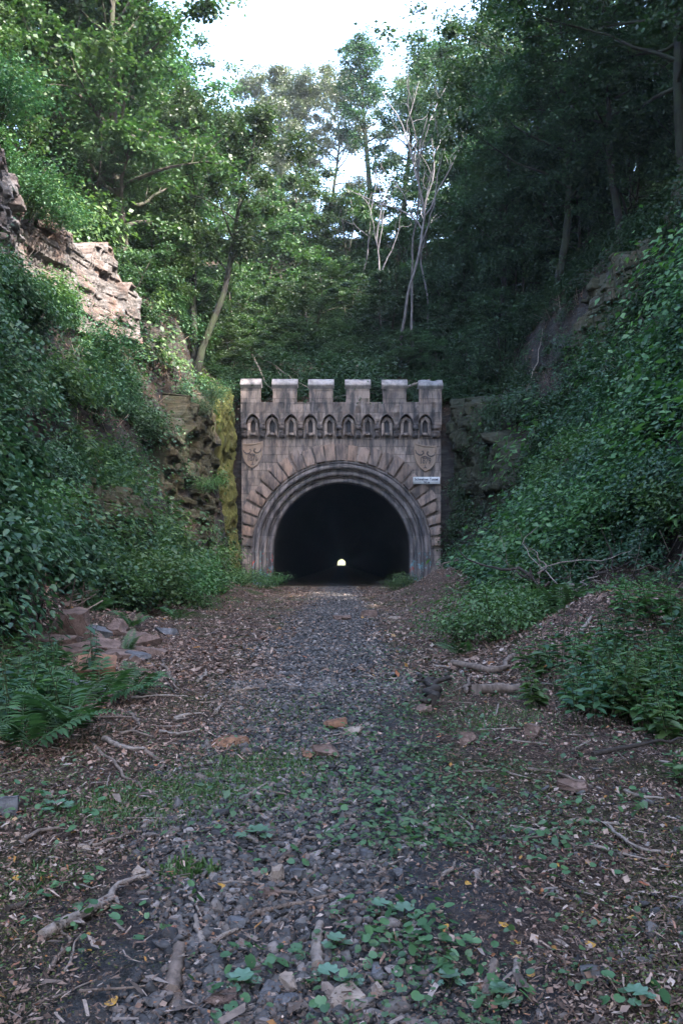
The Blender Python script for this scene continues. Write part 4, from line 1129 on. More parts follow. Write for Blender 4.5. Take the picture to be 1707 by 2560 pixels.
# ------------------------------------------------------------------ litter: dry leaves, bark chips and splinters
def litter(name, label, n, y0, y1, p, xr, seed, smin, smax, mask, mat=LIT, shapes=('chip', 'dia'), nz=.35, lift=.006):
    x, y, r_ = samp(n, y0, y1, p, xr, seed); m = r_.random(n) < mask(x, y); x, y = x[m], y[m]; n = len(x)
    e = .06; z = H(x, y); nrm = np.stack([-(H(x+e, y)-z)/e, -(H(x, y+e)-z)/e, np.ones(n)], 1)
    nrm = norml(nrm)+r_.normal(0, nz, (n, 3)); dr = r_.normal(0, 1, (n, 3))
    pos = np.stack([x, y, z+lift+r_.random(n)*.02+.02*sstep(1.1, .5, np.abs(x+.2))*(y < 44)], 1)
    mb = MB(); h = n//2; sz = r_.uniform(smin, smax, n)*(r_.random(n)**1.5*.9+.35)
    leaves(mb, pos[:h], nrm[:h], dr[:h], sz[:h]*1.5, shapes[0], r_.uniform(.5, 1.1, h)); leaves(mb, pos[h:], nrm[h:], dr[h:], sz[h:], shapes[1], r_.uniform(.9, 1.5, n-h))
    print(name, n)
    return tag(mb.build(name, mat), label, 'leaf litter', None, 'stuff')
def lit_mask(x, y):
    d = np.abs(x+.1)
    p = .1+.8*sstep(.35, 1.2, d+.5*fbm(x*1.5, y*1.2, 0, 71, 3))
    p *= .8+.2*sstep(-.25, .2, fbm(x*2.2, y*2.2, 0, 73, 3))
    return np.clip(p, 0, 1)
litter('leaf_litter', 'brown dead leaves, bark chips and splinters on the near path', 95000, 1.7, 9, 1.6, lambda y: np.minimum(.47*y+.3, 4), 3, .01, .034, lit_mask)
litter('leaf_litter', 'brown dead leaves and bark chips along the far path and its verges', 110000, 8.5, 44, 1.35, lambda y: np.minimum(2.5+.2*y, 5.2), 4, .035, .085, lit_mask)
litter('leaf_litter', 'fine crumbs of bark, soil and leaf over the near path', 150000, 1.7, 8, 1.7, lambda y: np.minimum(.45*y+.2, 3.2), 8, .006, .017, lambda x, y: .4+.6*sstep(.3, .9, np.abs(x+.2)), island_mat('litter_crumbs', [(0, (.025, .019, .015)), (.4, (.08, .053, .04)), (.7, (.16, .105, .08)), (.9, (.24, .17, .14)), (1, (.3, .13, .06))], .9, False), nz=.5, lift=.004)
def debris_mask(x, y): return np.clip(.9*mound(x, y, -2.2, 8.5, 1.1, 4.0, 1)+.75*mound(x, y, 2.6, 9.0, 1.2, 3.5, 1)+.25*mound(x, y, -1.4, 4.2, 1.0, 2.0, 1)+.15, 0, 1)
litter('twig_debris', 'broken twigs and splinters strewn over the litter on both verges', 9000, 2, 20, 1.3, lambda y: np.minimum(.45*y, 4), 9, .035, .1, debris_mask, island_mat('twig_bits', [(0, (.05, .036, .028)), (.5, (.15, .11, .09)), (1, (.36, .29, .25))], .85, False), shapes=('blade', 'chip'), nz=.12, lift=.012)
def mound_mask(x, y):
    return np.clip(1.3*np.maximum(mound(x, y, 3.5, 10.4, 1.35, 1.9, 1), np.maximum(mound(x, y, 3.6, 29, 1.7, 3.0, 1), mound(x, y, -4.0, 13.2, 1.2, 1.8, .9)))+.8*mound(x, y, -2.6, 9, .8, 2.2, .8), 0, 1)
litter('leaf_litter', 'reddish heaps of dead leaves on the mounds either side of the path', 60000, 5, 34, 1.3, lambda y: y*0+6, 5, .03, .075, mound_mask, island_mat('red_litter', [(0, (.08, .043, .03)), (.35, (.18, .1, .07)), (.7, (.3, .18, .135)), (1, (.44, .31, .25))], .85, False), nz=.5)
RLM = bpy.data.materials['red_litter']
def verge_mask(x, y): return np.clip(mound(x, y, -2.5, 9.5, 1.3, 4.5, 1.1)+mound(x, y, -1.6, 5.5, .9, 2, .6)+.9*mound(x, y, 2.6, 10, 1.5, 4.0, 1)+mound(x, y, 3.7, 10.6, 1.4, 2, 1), 0, 1)
litter('leaf_litter', 'pinkish brown dead leaves drifted along the verges left and right of the gravel', 95000, 5, 17, 1.15, lambda y: np.minimum(.44*y, 5), 15, .016, .042, verge_mask, RLM, nz=.45, lift=.015)
def slope_mask(x, y): return .5*sstep(.0, .6, np.abs(x)-np.where(x < 0, wl(y), wr(y)))
def far_mask(x, y): return .5+.5*sstep(-.2, .3, fbm(x*.7, y*.7, 0, 77, 3))
litter('leaf_litter', 'dead leaves and dirt clinging to the steep banks', 45000, 12, 44.2, 1., lambda y: y*0+12, 6, .06, .14, slope_mask, nz=.6)
litter('leaf_litter', 'dead leaves on the hillside above the portal', 26000, 44.6, 60, 1.2, lambda y: y*0+10, 7, .07, .16, far_mask, nz=.6)

r_ = np.random.default_rng(55); n = 9000
y = 8+36*r_.random(n); x = r_.choice([-1, 1], n)*(3.5+7*r_.random(n)); z = H(x, y); m = (np.abs(x) > np.where(x < 0, wl(y), wr(y))) & (np.abs(x)/y < .5)
x, y, z = x[m], y[m], z[m]; n = len(x); dr = r_.normal(0, .55, (n, 3))+np.stack([-np.sign(x)*.5, -.3+0*x, .8+0*x], 1)
tag(leaves(MB(), np.stack([x, y, z], 1), r_.normal(0, 1, (n, 3)), dr, r_.uniform(.35, 1.3, n), 'blade', r_.uniform(.16, .3, n)).build('dead_stalks', island_mat('dry_stalk', [(0, (.05, .036, .028)), (.6, (.14, .1, .075)), (1, (.3, .24, .19))], .9, False)), 'dry dead stalks poking out of the undergrowth on both banks', 'dead stalks', None, 'stuff')
# ------------------------------------------------------------------ low green cover on the floor
G_C = leaf_mat('ground_cover_leaf', [(.036, .09, .036), (.06, .13, .052), (.085, .165, .065)], .32, .03)
def cover(name, label, n, y0, y1, p, xr, seed, mask, ls, shape='round', mat=G_C, per=7, spread=.07, hmax=.05):
    x, y, r_ = samp(n, y0, y1, p, xr, seed); m = r_.random(n) < mask(x, y); x, y = x[m], y[m]; n = len(x)
    k = np.repeat(np.arange(n), per); s = r_.uniform(.6, 1.4, n)[k]
    ox = r_.normal(0, spread, (len(k), 2))*s[:, None]
    X_, Y_ = x[k]+ox[:, 0], y[k]+ox[:, 1]
    pos = np.stack([X_, Y_, H(X_, Y_)+.015+r_.random(len(k))*hmax*s], 1)
    nrm = r_.normal(0, .3, (len(k), 3))+[0, 0, 1]; dr = np.concatenate([ox/spread, np.zeros((len(k), 1))], 1)+r_.normal(0, .5, (len(k), 3))
    mb = leaves(MB(), pos, nrm, dr, ls*r_.uniform(.55, 1.25, len(k))*s, shape, r_.uniform(.85, 1.1, len(k)))
    print(name, len(k))
    return tag(mb.build(name, mat), label, 'ground cover', None, 'stuff')
def cm_near(x, y):
    p = .015+.9*np.exp(-(((x-.32+.04*(y-4))/.42)**2+((y-4.3)/1.1)**2))     # creeping patch right of centre
    p += .4*np.exp(-(((x-.25)/.4)**2+((y-2.35)/.4)**2))
    p += .55*np.exp(-(((x+1.9)/.5)**2+((y-5.1)/.8)**2))
    p += .1*sstep(.2, .5, fbm(x*1.4, y*1.4, 0, 81, 3))
    return np.clip(p, 0, 1)
cover('ground_ivy', 'scattered tiny green seedlings on the near path', 2600, 1.8, 7, 1.3, lambda y: np.minimum(.45*y+.2, 2.8), 11, cm_near, .015, per=7, spread=.045)
r_ = np.random.default_rng(19); P_ = []; N__ = []; D__ = []; S__ = []
for i, (px, py) in enumerate(((900, 2000), (960, 2030), (1000, 2080), (1040, 2100), (930, 2090), (870, 2060), (760, 1980), (790, 1930), (880, 1930), (1010, 1990), (830, 1960), (940, 1960), (980, 2110), (1060, 2130), (690, 2170), (940, 2290), (1010, 2320), (1050, 2360), (900, 2365), (880, 2405), (1150, 2310), (1180, 2430), (1160, 2475), (1240, 2520), (1130, 2495), (830, 2515), (760, 2420), (600, 2420), (630, 2445), (420, 2290), (250, 2340), (150, 2260), (170, 2230), (90, 1990), (140, 2030), (60, 2010), (220, 2070), (1560, 2525), (1050, 2410), (1400, 2210), (1350, 2100), (1500, 2020), (1600, 2000), (300, 2000), (960, 2410), (520, 2530), (560, 2110), (1110, 2380))):
    x, y, z = on(px, py); m = int(r_.integers(9, 20)); sp_ = .045+.012*y*r_.uniform(.7, 1.3)
    o_ = r_.normal(0, 1, (m, 2))*sp_; h_ = r_.uniform(.02, .065, m)*np.exp(-(o_**2).sum(1)/(2*sp_**2)*.5)
    P_.append(np.stack([x+o_[:, 0], y+o_[:, 1], H(x+o_[:, 0], y+o_[:, 1])+.012+h_], 1)); N__.append(r_.normal(0, .32, (m, 3))+[0, 0, 1]+np.c_[o_/sp_*.25, np.zeros(m)])
    D__.append(np.c_[o_/sp_, np.zeros(m)]+r_.normal(0, .4, (m, 3))); S__.append(r_.uniform(.018, .04, m))
tag(leaves(MB(), np.concatenate(P_), np.concatenate(N__), np.concatenate(D__), np.concatenate(S__), 'round', r_.uniform(.85, 1.1, sum(map(len, S__)))).build('ground_ivy', G_C), 'clumps of creeping round green leaves on the near path', 'ground cover', None, 'stuff')
def cm_far(x, y):
    p = .75*np.exp(-(((x-.62-.02*(y-8))/.6)**2+((y-7.0)/3.6)**2))+.12*np.exp(-(((x+.85)/.6)**2+((y-5.2)/1.3)**2))+.4*sstep(.08, .5, fbm(x*.9, y*.8, 0, 83, 3))*sstep(.3, 1.2, np.abs(x))
    return np.clip(p, 0, 1)
cover('ground_ivy', 'small green seedlings scattered over the middle of the path', 8000, 3.5, 30, 1.35, lambda y: np.minimum(.45*y, 4.2), 12, cm_far, .036, 'dia', per=9, spread=.07, hmax=.07)
MOSS = leaf_mat('moss_green', [(.035, .05, .012), (.065, .085, .02), (.1, .12, .03)], .2, .02)
def moss_mask(x, y): return np.clip(.9*sstep(0, .35, fbm(x*1.1, y*1.1, 0, 85, 3)+.12)*sstep(.45, 1.1, np.abs(x+.1)), 0, 1)
cover('moss', 'low yellow-green moss between the stones of the near path', 9000, 1.75, 9, 1.5, lambda y: np.minimum(.45*y+.2, 3), 13, moss_mask, .011, 'dia', MOSS, per=14, spread=.05, hmax=.008)
# grass
GRS = leaf_mat('grass_blade', [(.035, .085, .022), (.06, .12, .03), (.095, .15, .045)], .3, .05)
def grass(name, label, spots):
    mb = MB(); r_ = np.random.default_rng(4)
    for (cx, cy, rx, ry, n, h) in spots:
        x = cx+r_.normal(0, .5, n)*rx; y = cy+r_.normal(0, .5, n)*ry
        pos = np.stack([x, y, H(x, y)], 1); dr = r_.normal(0, .4, (n, 3))+[0, 0, 1.]; nr = r_.normal(0, 1, (n, 3))
        leaves(mb, pos, nr, dr, h*r_.uniform(.5, 1.2, n), 'blade', 1.3)
    return tag(mb.build(name, GRS), label, 'grass', None, 'stuff')
sp = []
for px, py, rx, ry, n, h in ((640, 1920, .5, .5, 4200, .055), (520, 1975, .5, .4, 3800, .055), (430, 2010, .4, .35, 2600, .05), (330, 2030, .3, .3, 1200, .05), (470, 2190, .1, .08, 420, .09), (1130, 2060, .3, .4, 700, .05), (240, 2010, .3, .3, 600, .06), (120, 2200, .2, .2, 400, .05), (700, 1790, .5, .8, 900, .06), (1250, 1800, .6, .7, 900, .07)):
    x, y, z = on(px, py); sp.append((x, y, rx, ry, n, h))
grass('grass', 'short fine grass growing in patches beside the path gravel', sp)

# ------------------------------------------------------------------ single stones
def stone_mat2(name, cols):
    t = NT(name); v = t.coords(); oi = t.n('ShaderNodeObjectInfo')
    n = t.noise(v, 5, 6, .65); n2 = t.noise(v, 30, 4, .7)
    col = t.ramp(n, [(.3, cols[0]), (.55, cols[1]), (.75, cols[2])])
    col = t.mix(t.ramp(n2, [(.3, .5), (.55, 0)]), col, tuple(c*.4 for c in cols[0]))
    return t.finish(col, .88, t.bump(t.math('ADD', n, t.math('MULTIPLY', n2, .5)), .7, .02), .25)
ST_B = stone_mat2('brown_stone', ((.07, .046, .038), (.16, .108, .09), (.25, .18, .155)))
ST_O = stone_mat2('orange_stone', ((.1, .055, .04), (.2, .105, .065), (.29, .16, .095)))
ST_G = stone_mat2('grey_stone', ((.06, .062, .07), (.12, .12, .13), (.2, .19, .19)))
ST_P = stone_mat2('pale_stone', ((.2, .15, .12), (.3, .24, .2), (.36, .3, .27)))
ST_W = stone_mat2('white_stone', ((.45, .44, .43), (.55, .54, .52), (.6, .6, .6)))
def slab(seed, sx, sy, sz, npl=6):
    if sx < .12: npl = 10
    """angular block with a flat bed: a box cut by random planes and bevelled"""
    rng = np.random.default_rng(seed); bm = bmesh.new(); bmesh.ops.create_cube(bm, size=2)
    for k in range(npl):
        a = rng.uniform(0, 6.28); n = Vector((math.cos(a), math.sin(a), rng.normal(0, .5))).normalized()
        bmesh.ops.bisect_plane(bm, geom=bm.verts[:]+bm.edges[:]+bm.faces[:], plane_co=n*rng.uniform(.58 if npl > 6 else .7, .95), plane_no=n, clear_outer=True)
        bmesh.ops.holes_fill(bm, edges=bm.edges[:])
    n = Vector((rng.normal(0, .16), rng.normal(0, .16), 1)).normalized()
    bmesh.ops.bisect_plane(bm, geom=bm.verts[:]+bm.edges[:]+bm.faces[:], plane_co=n*.8, plane_no=n, clear_outer=True); bmesh.ops.holes_fill(bm, edges=bm.edges[:])
    bmesh.ops.scale(bm, vec=(sx, sy, sz), verts=bm.verts)
    bmesh.ops.bevel(bm, geom=bm.edges[:], offset=min(sx, sy, sz)*.05, segments=1, affect='EDGES')
    bmesh.ops.triangulate(bm, faces=bm.faces[:]); bmesh.ops.subdivide_edges(bm, edges=bm.edges[:], cuts=1)
    for v in bm.verts: 
        q = v.co*9; v.co += Vector(rng.normal(0, .045*min(sx, sy, sz), 3))
    me = bpy.data.meshes.new('stone'); bm.to_mesh(me); bm.free(); return me
def stone(px, py, sx, sy, sz, mat, label, seed, rot=(0, 0, 0), lift=.3, name='loose_stone', cat='stone', group=None, at=None):
    x, y, z = at if at else on(px, py)
    o = link(name, slab(seed, sx, sy, sz), mat); o.location = (x, y, z+sz*lift+.012); o.rotation_euler = rot
    return tag(o, label, cat, group)
# the tumbled heap on the left
stone(180, 1590, 0.324, 0.270, 0.324, ST_B, 'largest squarish brown block at the top of the tumbled stones', 1, (.1, .15, .4))
stone(135, 1625, 0.351, 0.270, 0.162, ST_B, 'broad slanting slab at the left of the tumbled stones', 2, (.15, -.2, .2))
stone(255, 1590, 0.189, 0.176, 0.095, ST_G, 'small pale grey flat stone right of the largest block', 3, (.2, .1, .7))
stone(250, 1625, 0.270, 0.176, 0.081, ST_B, 'thin dark-edged slab in the middle of the tumbled stones', 4, (.25, .2, .3))
stone(232, 1608, 0.203, 0.135, 0.135, ST_B, 'wedge-shaped block leaning beside the thin slab', 5, (.5, .3, 1.2))
stone(360, 1612, 0.230, 0.189, 0.135, ST_B, 'square brown stone at the right end of the tumbled stones', 6, (.2, .2, .5))
stone(290, 1585, 0.162, 0.162, 0.135, ST_B, 'upright small block at the back of the tumbled stones', 7, (.4, .1, 0))
stone(290, 1645, 0.270, 0.216, 0.068, ST_B, 'low flat slab in the front row of the tumbled stones', 8, (.1, .05, .2))
stone(360, 1635, 0.297, 0.108, 0.068, ST_B, 'long narrow slab behind the small upright fern', 9, (.1, .1, -.15))
stone(345, 1650, 0.176, 0.095, 0.068, ST_G, 'grey splinter of stone at the right front of the heap', 10, (.1, .1, -.3))
stone(150, 1645, 0.189, 0.135, 0.108, ST_B, 'small brown stone below the broad slanting slab', 11, (.2, .2, 1))
stone(45, 1640, 0.230, 0.162, 0.135, ST_B, 'reddish stone at the far left, half hidden by leaves', 12, (.2, .1, .6))
stone(200, 1640, 0.230, 0.135, 0.095, ST_B, 'brown stone between the broad slab and the low flat slab', 14, (.3, 0, .2))
GHP = 'smaller broken stones of the tumbled heap'
r_ = np.random.default_rng(3)
for i in range(16):
    px, py = r_.uniform(60, 400), r_.uniform(1575, 1690); q = r_.uniform(.06, .14)
    stone(px, py, q, q*r_.uniform(.5, .9), q*r_.uniform(.3, .6), ST_B, 'small broken brown stone among the tumbled blocks on the left', 100+i, (r_.normal(0, .3), r_.normal(0, .3), r_.uniform(0, 3)), group=GHP)
stone(420, 1585, .2, .14, .07, ST_G, 'flat grey stone alone to the right of the heap', 15, (.05, .05, .3))
stone(315, 1622, .12, .11, .09, ST_B, 'dark jagged stone wedged in the middle of the heap', 16, (.6, .2, .5))
stone(245, 1690, .22, .17, .07, ST_O, 'large flat stone with orange-brown top, before the heap', 17, (.5, .08, .1), 1.1)
stone(225, 1735, .25, .16, .07, ST_G, 'mossy grey slab under the orange-topped stone', 18, (.1, .1, .1), .2)
# on the path
stone(832, 1822, .105, .06, .035, ST_O, 'flat orange-brown stone lying in the middle of the path', 20, (.12, -.1, .25), .7)
stone(815, 1895, .08, .06, .045, ST_B, 'dark red-brown stone below the flat orange one', 21, (.1, 0, .4), .5)
stone(770, 1900, .06, .04, .03, ST_O, 'small tan stone left of the dark red-brown one', 22, (0, .2, 1.2))
stone(920, 1542, .2, .1, .09, ST_B, 'dark brown block on the far path, right of centre', 23, (0, 0, .1), .7)
stone(855, 1550, .2, .09, .06, ST_B, 'low brown stone on the far path left of the dark block', 24, (0, 0, .2), .5)
stone(985, 1548, .14, .07, .04, ST_P, 'pale flat stone right of the dark block on the far path', 25)
stone(1437, 1985, .1, .05, .04, ST_B, 'flat brown stone on the right of the path below the herbs', 26, (.05, 0, .1), .7)
stone(1170, 1862, .075, .06, .05, ST_B, 'rounded rusty stone on the right half of the path', 27, (0, .1, .3), .6)
stone(1330, 1845, .06, .05, .06, ST_B, 'dark rust stone near the right herbs', 28, (0, .1, .3), .5)
stone(1055, 1785, .06, .05, .05, ST_B, 'small brown stone beside the dark rotten stump', 29, (0, .1, .3), .5)
stone(880, 1835, .09, .06, .03, ST_P, 'tan stone right of the flat orange one', 30, (0, 0, .3))
stone(575, 1860, .13, .08, .03, ST_O, 'yellowish brown flat stone left of the gravel', 31, (0, 0, .1), .3)
stone(918, 2155, .035, .03, .025, ST_G, 'pinkish grey stone under the creeping patch', 32)
stone(995, 2205, .026, .024, .022, ST_G, 'smooth round blue-grey stone right of centre', 33, (0, 0, .5), .7)
stone(790, 2255, .013, .012, .011, ST_W, 'small white pebble on the near gravel', 34, (0, 0, .2), .9)
stone(695, 2205, .03, .022, .032, ST_P, 'upright tan stone left of centre in the gravel', 35, (.3, .2, .3), .6)
stone(737, 2210, .034, .024, .03, ST_G, 'angular lilac-grey stone in the gravel', 36, (.2, .1, 1), .6)
stone(680, 2255, .028, .022, .022, ST_B, 'brown angular stone in the near gravel', 37, (.2, .1, .4), .6)
stone(345, 2200, .032, .024, .02, ST_P, 'pinkish stone on the left litter', 38, (.2, .1, .4), .6)
stone(207, 2132, .035, .02, .016, ST_P, 'beige flat stone on the left litter, farther back', 39)
stone(585, 2335, .03, .026, .02, ST_G, 'round grey stone in the left gravel', 40, (.1, 0, .4), .6)
stone(725, 2490, .03, .035, .02, ST_P, 'pale pink stone near the bottom edge', 41, (.2, .2, .4), .5)
stone(680, 2495, .024, .034, .024, ST_G, 'lilac grey stone at the bottom left of the pink one', 42, (.2, .2, 1.4), .5)
stone(875, 2525, .055, .05, .018, ST_P, 'large pale flat stone at the bottom edge', 43, (.1, -.1, .5), .6)
stone(718, 2520, .035, .02, .015, ST_G, 'flat grey stone at the bottom edge', 44, (0, 0, .2), .5)
stone(940, 2460, .022, .024, .02, ST_G, 'blue-grey stone in the bottom ivy', 45, (.2, 0, .2), .6)
stone(550, 2530, .045, .028, .02, ST_B, 'reddish brown flat stone at the bottom left', 46, (.1, 0, .2), .5)
stone(945, 2495, .018, .02, .016, ST_P, 'cream stone beside the large pale flat stone', 47, (.1, 0, .2), .6)
stone(20, 2040, .05, .05, .05, ST_G, 'blue-grey stone at the left edge', 48, (.1, 0, .2), .6)
stone(1195, 2490, .02, .03, .012, ST_O, 'small red-orange stone beside the split stick', 49, (.1, 0, .2), .6)

# ------------------------------------------------------------------ sticks and dead wood
WD = bark_mat('dead_wood', (.06, .046, .038), (.22, .165, .135), 14, False)
WDp = bark_mat('weathered_wood', (.13, .105, .09), (.3, .245, .21), 18, False)
WDd = bark_mat('rotten_wood', (.016, .013, .012), (.06, .046, .038), 10, False)
def gp(px, py, lift=0):
    x, y, z = on(px, py); lift += .016; return np.array([x, y, z+lift])
def stick(pts, r, label, mat=WD, seed=0, name='fallen_stick', fork=(), group=None, sides=7, cat='stick', taper=.45, n=12, jit=.012, flat=False, on_ground=True):
    """pts: world points along the stick; forks are children points lists"""
    rng = np.random.default_rng(seed); mb = MB()
    def one(p, r0, r1):
        p = np.array(p, float); k = np.linspace(0, 1, len(p)); t = np.linspace(0, 1, n)
        q = np.stack([np.interp(t, k, p[:, j]) for j in range(3)], 1); L = np.linalg.norm(np.diff(p, axis=0), axis=1).sum()
        q[1:-1] += rng.normal(0, jit*L, (n-2, 3))*np.array([1, 1, .4])
        if on_ground: q[:, 2] = np.maximum(q[:, 2], H(q[:, 0], q[:, 1])+r0*.6+.012)
        mb.tube(q, np.linspace(r0, r1, n)*rng.uniform(.82, 1.18, n), sides)
    one(pts, r, r*taper)
    for f in fork: one(f, r*.6, r*.2)
    c = np.mean(np.array(pts), axis=0)
    me = mb.mesh(name); me.transform(Matrix.Translation(Vector(-c)))
    o = link(name, me, mat, None, True, c); return tag(o, label, cat, group)
def pstick(pp, r, label, mat=WD, seed=0, lift=0, forks=(), **k):
    return stick([gp(a, b, lift) for a, b in pp], r, label, mat, seed, fork=[[gp(a, b, lift) for a, b in f] for f in forks], **k)
pstick([(105, 2360), (200, 2315), (270, 2270), (300, 2230), (370, 2212)], .021, 'thick grey weathered split branch at the lower left', WDp, 1, .01, [[(250, 2290), (290, 2262), (298, 2280)], [(185, 2320), (212, 2337)]], taper=.4)
pstick([(120, 2445), (165, 2400), (180, 2375), (155, 2345)], .008, 'thin curved dark twig at the lower left', WD, 2)
pstick([(232, 2128), (290, 2112), (330, 2095), (355, 2092)], .011, 'straight brown stick lying on the left litter', WD, 3)
pstick([(430, 2510), (440, 2440), (450, 2400)], .024, 'short thick upright-lying brown wood piece at the bottom left', WD, 4, .01, taper=.8, jit=.004)
pstick([(510, 2380), (495, 2340), (490, 2310)], .013, 'short broken stick pointing up the path, left gravel', WDp, 5, taper=.6)
pstick([(505, 2392), (550, 2370), (595, 2345)], .012, 'pale forked stick lying across the left gravel', WDp, 6, forks=[[(550, 2370), (560, 2352)]])
pstick([(640, 2298), (720, 2280), (790, 2262), (850, 2250)], .011, 'long brown stick across the near gravel', WD, 7)
pstick([(545, 2220), (600, 2224), (655, 2222)], .006, 'thin straight twig above the long near stick', WDp, 8)
pstick([(475, 2255), (490, 2275), (505, 2305)], .007, 'short pale twig left of centre', WDp, 9)
pstick([(700, 2170), (735, 2135), (765, 2105), (790, 2110)], .012, 'bent dark brown stick left of the creeping patch', WD, 10)
pstick([(795, 2455), (790, 2400), (800, 2335)], .021, 'stubby pale rotten log piece upright at bottom centre', WDp, 11, .015, taper=.75, jit=.006)
pstick([(815, 2362), (850, 2372), (880, 2375)], .012, 'brown stick end right of the stubby log piece', WD, 12)
pstick([(1215, 2530), (1225, 2470), (1235, 2430)], .019, 'reddish split stick standing near the bottom right of centre', WD, 13, .01, taper=.7, jit=.006)
pstick([(1290, 2475), (1292, 2445), (1290, 2420)], .012, 'pale forked wood chunk right of the split stick', WDp, 14, .01, [[(1292, 2450), (1305, 2420)]], taper=.7)
pstick([(1275, 2078), (1320, 2086), (1350, 2092), (1400, 2080)], .009, 'thin pale twig on the right half of the path', WDp, 15)
pstick([(1425, 2068), (1490, 2066), (1560, 2072)], .01, 'grey twig in the stick heap at right', WDp, 16)
pstick([(1510, 2072), (1560, 2110), (1605, 2140), (1680, 2142)], .01, 'long curved grey twig in the stick heap at right', WDp, 17)
pstick([(1485, 2128), (1550, 2148), (1615, 2160)], .008, 'lowest grey twig of the stick heap at right', WDp, 18)
pstick([(1520, 2075), (1545, 2100), (1600, 2150)], .007, 'slanting twig crossing the stick heap at right', WD, 19)
pstick([(1215, 2088), (1240, 2105), (1275, 2122)], .009, 'short dark twig right of the creeping patch', WDd, 20)
pstick([(1268, 2182), (1295, 2205), (1330, 2238)], .009, 'dark bent twig on the right path', WDd, 21)
pstick([(1408, 2226), (1440, 2240), (1475, 2250)], .009, 'dark twig farther right on the path', WDd, 22)
pstick([(1230, 2205), (1232, 2185), (1238, 2170)], .006, 'tiny pale peg of wood on the right path', WDp, 23)
pstick([(1105, 2205), (1130, 2185), (1138, 2165)], .009, 'hooked grey stick right of the dark gravel', WDp, 24, forks=[[(1110, 2202), (1095, 2215)]])
pstick([(950, 2170), (975, 2172), (1000, 2163)], .008, 'curled pale twig below the creeping patch', WDp, 25)
pstick([(1110, 1945), (1170, 1940), (1240, 1935)], .01, 'straight brown stick on the right half of the path', WD, 26)
pstick([(1060, 1930), (1080, 1938), (1105, 1938)], .008, 'thin stick left of the straight brown one', WD, 27)
pstick([(1320, 1932), (1400, 1945), (1450, 1965), (1480, 1975)], .01, 'long thin stick ending at the flat brown stone', WD, 28)
pstick([(1480, 1940), (1600, 1910), (1707, 1895)], .016, 'dark reddish stick in the shade under the right herbs', WDd, 29, .1)
pstick([(1430, 1890), (1450, 1880), (1475, 1866)], .009, 'pale stick leaning at the edge of the right herbs', WDp, 30, .02)
pstick([(235, 1870), (290, 1925), (340, 1965), (390, 2000)], .012, 'curved root-like branch on the left litter', WD, 31, forks=[[(340, 1965), (385, 1965)]])
pstick([(260, 1860), (310, 1885), (365, 1888)], .02, 'pale thick debarked branch on the left litter', WDp, 32, .02)
pstick([(365, 1888), (410, 1920), (400, 1935), (385, 1940)], .014, 'splayed root end at the tip of the debarked branch', WD, 33, forks=[[(400, 1915), (430, 1918)]])
pstick([(180, 1790), (240, 1808), (330, 1806)], .014, 'dark low branch below the orange-topped stone', WD, 34, .02)
pstick([(328, 1795), (345, 1815), (353, 1828)], .017, 'stubby brown stick end on the left litter', WD, 35, .02)
pstick([(410, 1668), (430, 1700), (450, 1735)], .019, 'crooked brown branch right of the tumbled stones', WD, 36, .02, [[(420, 1690), (445, 1720)]])
pstick([(495, 1710), (515, 1695), (515, 1682)], .018, 'short pale crooked stick at the left path edge', WDp, 37, .02)
pstick([(435, 1810), (470, 1798), (505, 1795)], .017, 'pale splintered wood at the left path edge', WDp, 38, .02, [[(440, 1812), (470, 1806)]])
pstick([(540, 1790), (555, 1770), (560, 1765)], .018, 'short pale stick pointing to the gravel on the left', WDp, 39)
pstick([(500, 1762), (560, 1760), (630, 1768)], .01, 'long thin straight twig on the left path edge', WD, 40)
pstick([(620, 1998), (645, 1980), (670, 1965)], .01, 'slender stick beside the grass patch', WDp, 41)
pstick([(390, 1680), (440, 1740), (460, 1760), (540, 1755)], .01, 'thin dark curved twig left of the gravel', WDd, 42)
pstick([(300, 1850), (330, 1842), (385, 1855)], .016, 'brown bent stick behind the debarked branch on the left litter', WD, 43, .02, [[(330, 1842), (350, 1825)]])
pstick([(395, 1840), (440, 1850), (500, 1838)], .013, 'grey crooked stick on the left litter toward the gravel', WDp, 44, .02)
pstick([(300, 1700), (350, 1722), (410, 1728)], .016, 'dark crooked stick beside the orange-brown flat stone', WDd, 45, .02)
pstick([(330, 1755), (400, 1748), (470, 1752)], .012, 'long thin grey stick across the red litter on the left', WDp, 46, .02)
pstick([(60, 2120), (100, 2098), (150, 2090)], .012, 'brown stick near the left edge of the path', WD, 47, .01)
pstick([(20, 2300), (70, 2278), (120, 2265)], .012, 'dark stick at the left edge in the foreground', WDd, 48, .01)
pstick([(1560, 1990), (1600, 2005), (1660, 2010)], .012, 'grey stick under the right edge plants', WDp, 49, .01)
# right: dark stump, thick branch, root tangle
pstick([(1080, 1770), (1090, 1740), (1085, 1712), (1050, 1710)], .05, 'dark rotten stump with upturned roots right of the path', WDd, 50, .05, [[(1090, 1740), (1110, 1705), (1125, 1700)], [(1088, 1745), (1070, 1720), (1040, 1713)], [(1080, 1765), (1065, 1775), (1050, 1772)]], name='rotten_stump', cat='stump', jit=.03)
pstick([(1130, 1672), (1180, 1680), (1230, 1694), (1260, 1680), (1285, 1655)], .04, 'thick curved branch lying before the big rounded shrub', WD, 51, .05, taper=.8)
pstick([(1190, 1740), (1240, 1738), (1300, 1738)], .05, 'short thick log in the red leaves below the curved branch', WD, 52, .04, taper=.9)
pstick([(1165, 1748), (1170, 1720), (1180, 1700)], .018, 'forked grey stick rising from the red leaves', WD, 53, .05, [[(1168, 1730), (1130, 1748)]])
pstick([(1322, 1760), (1332, 1735), (1330, 1720)], .03, 'stubby grey stick end at the left of the right herbs', WD, 54, .05)
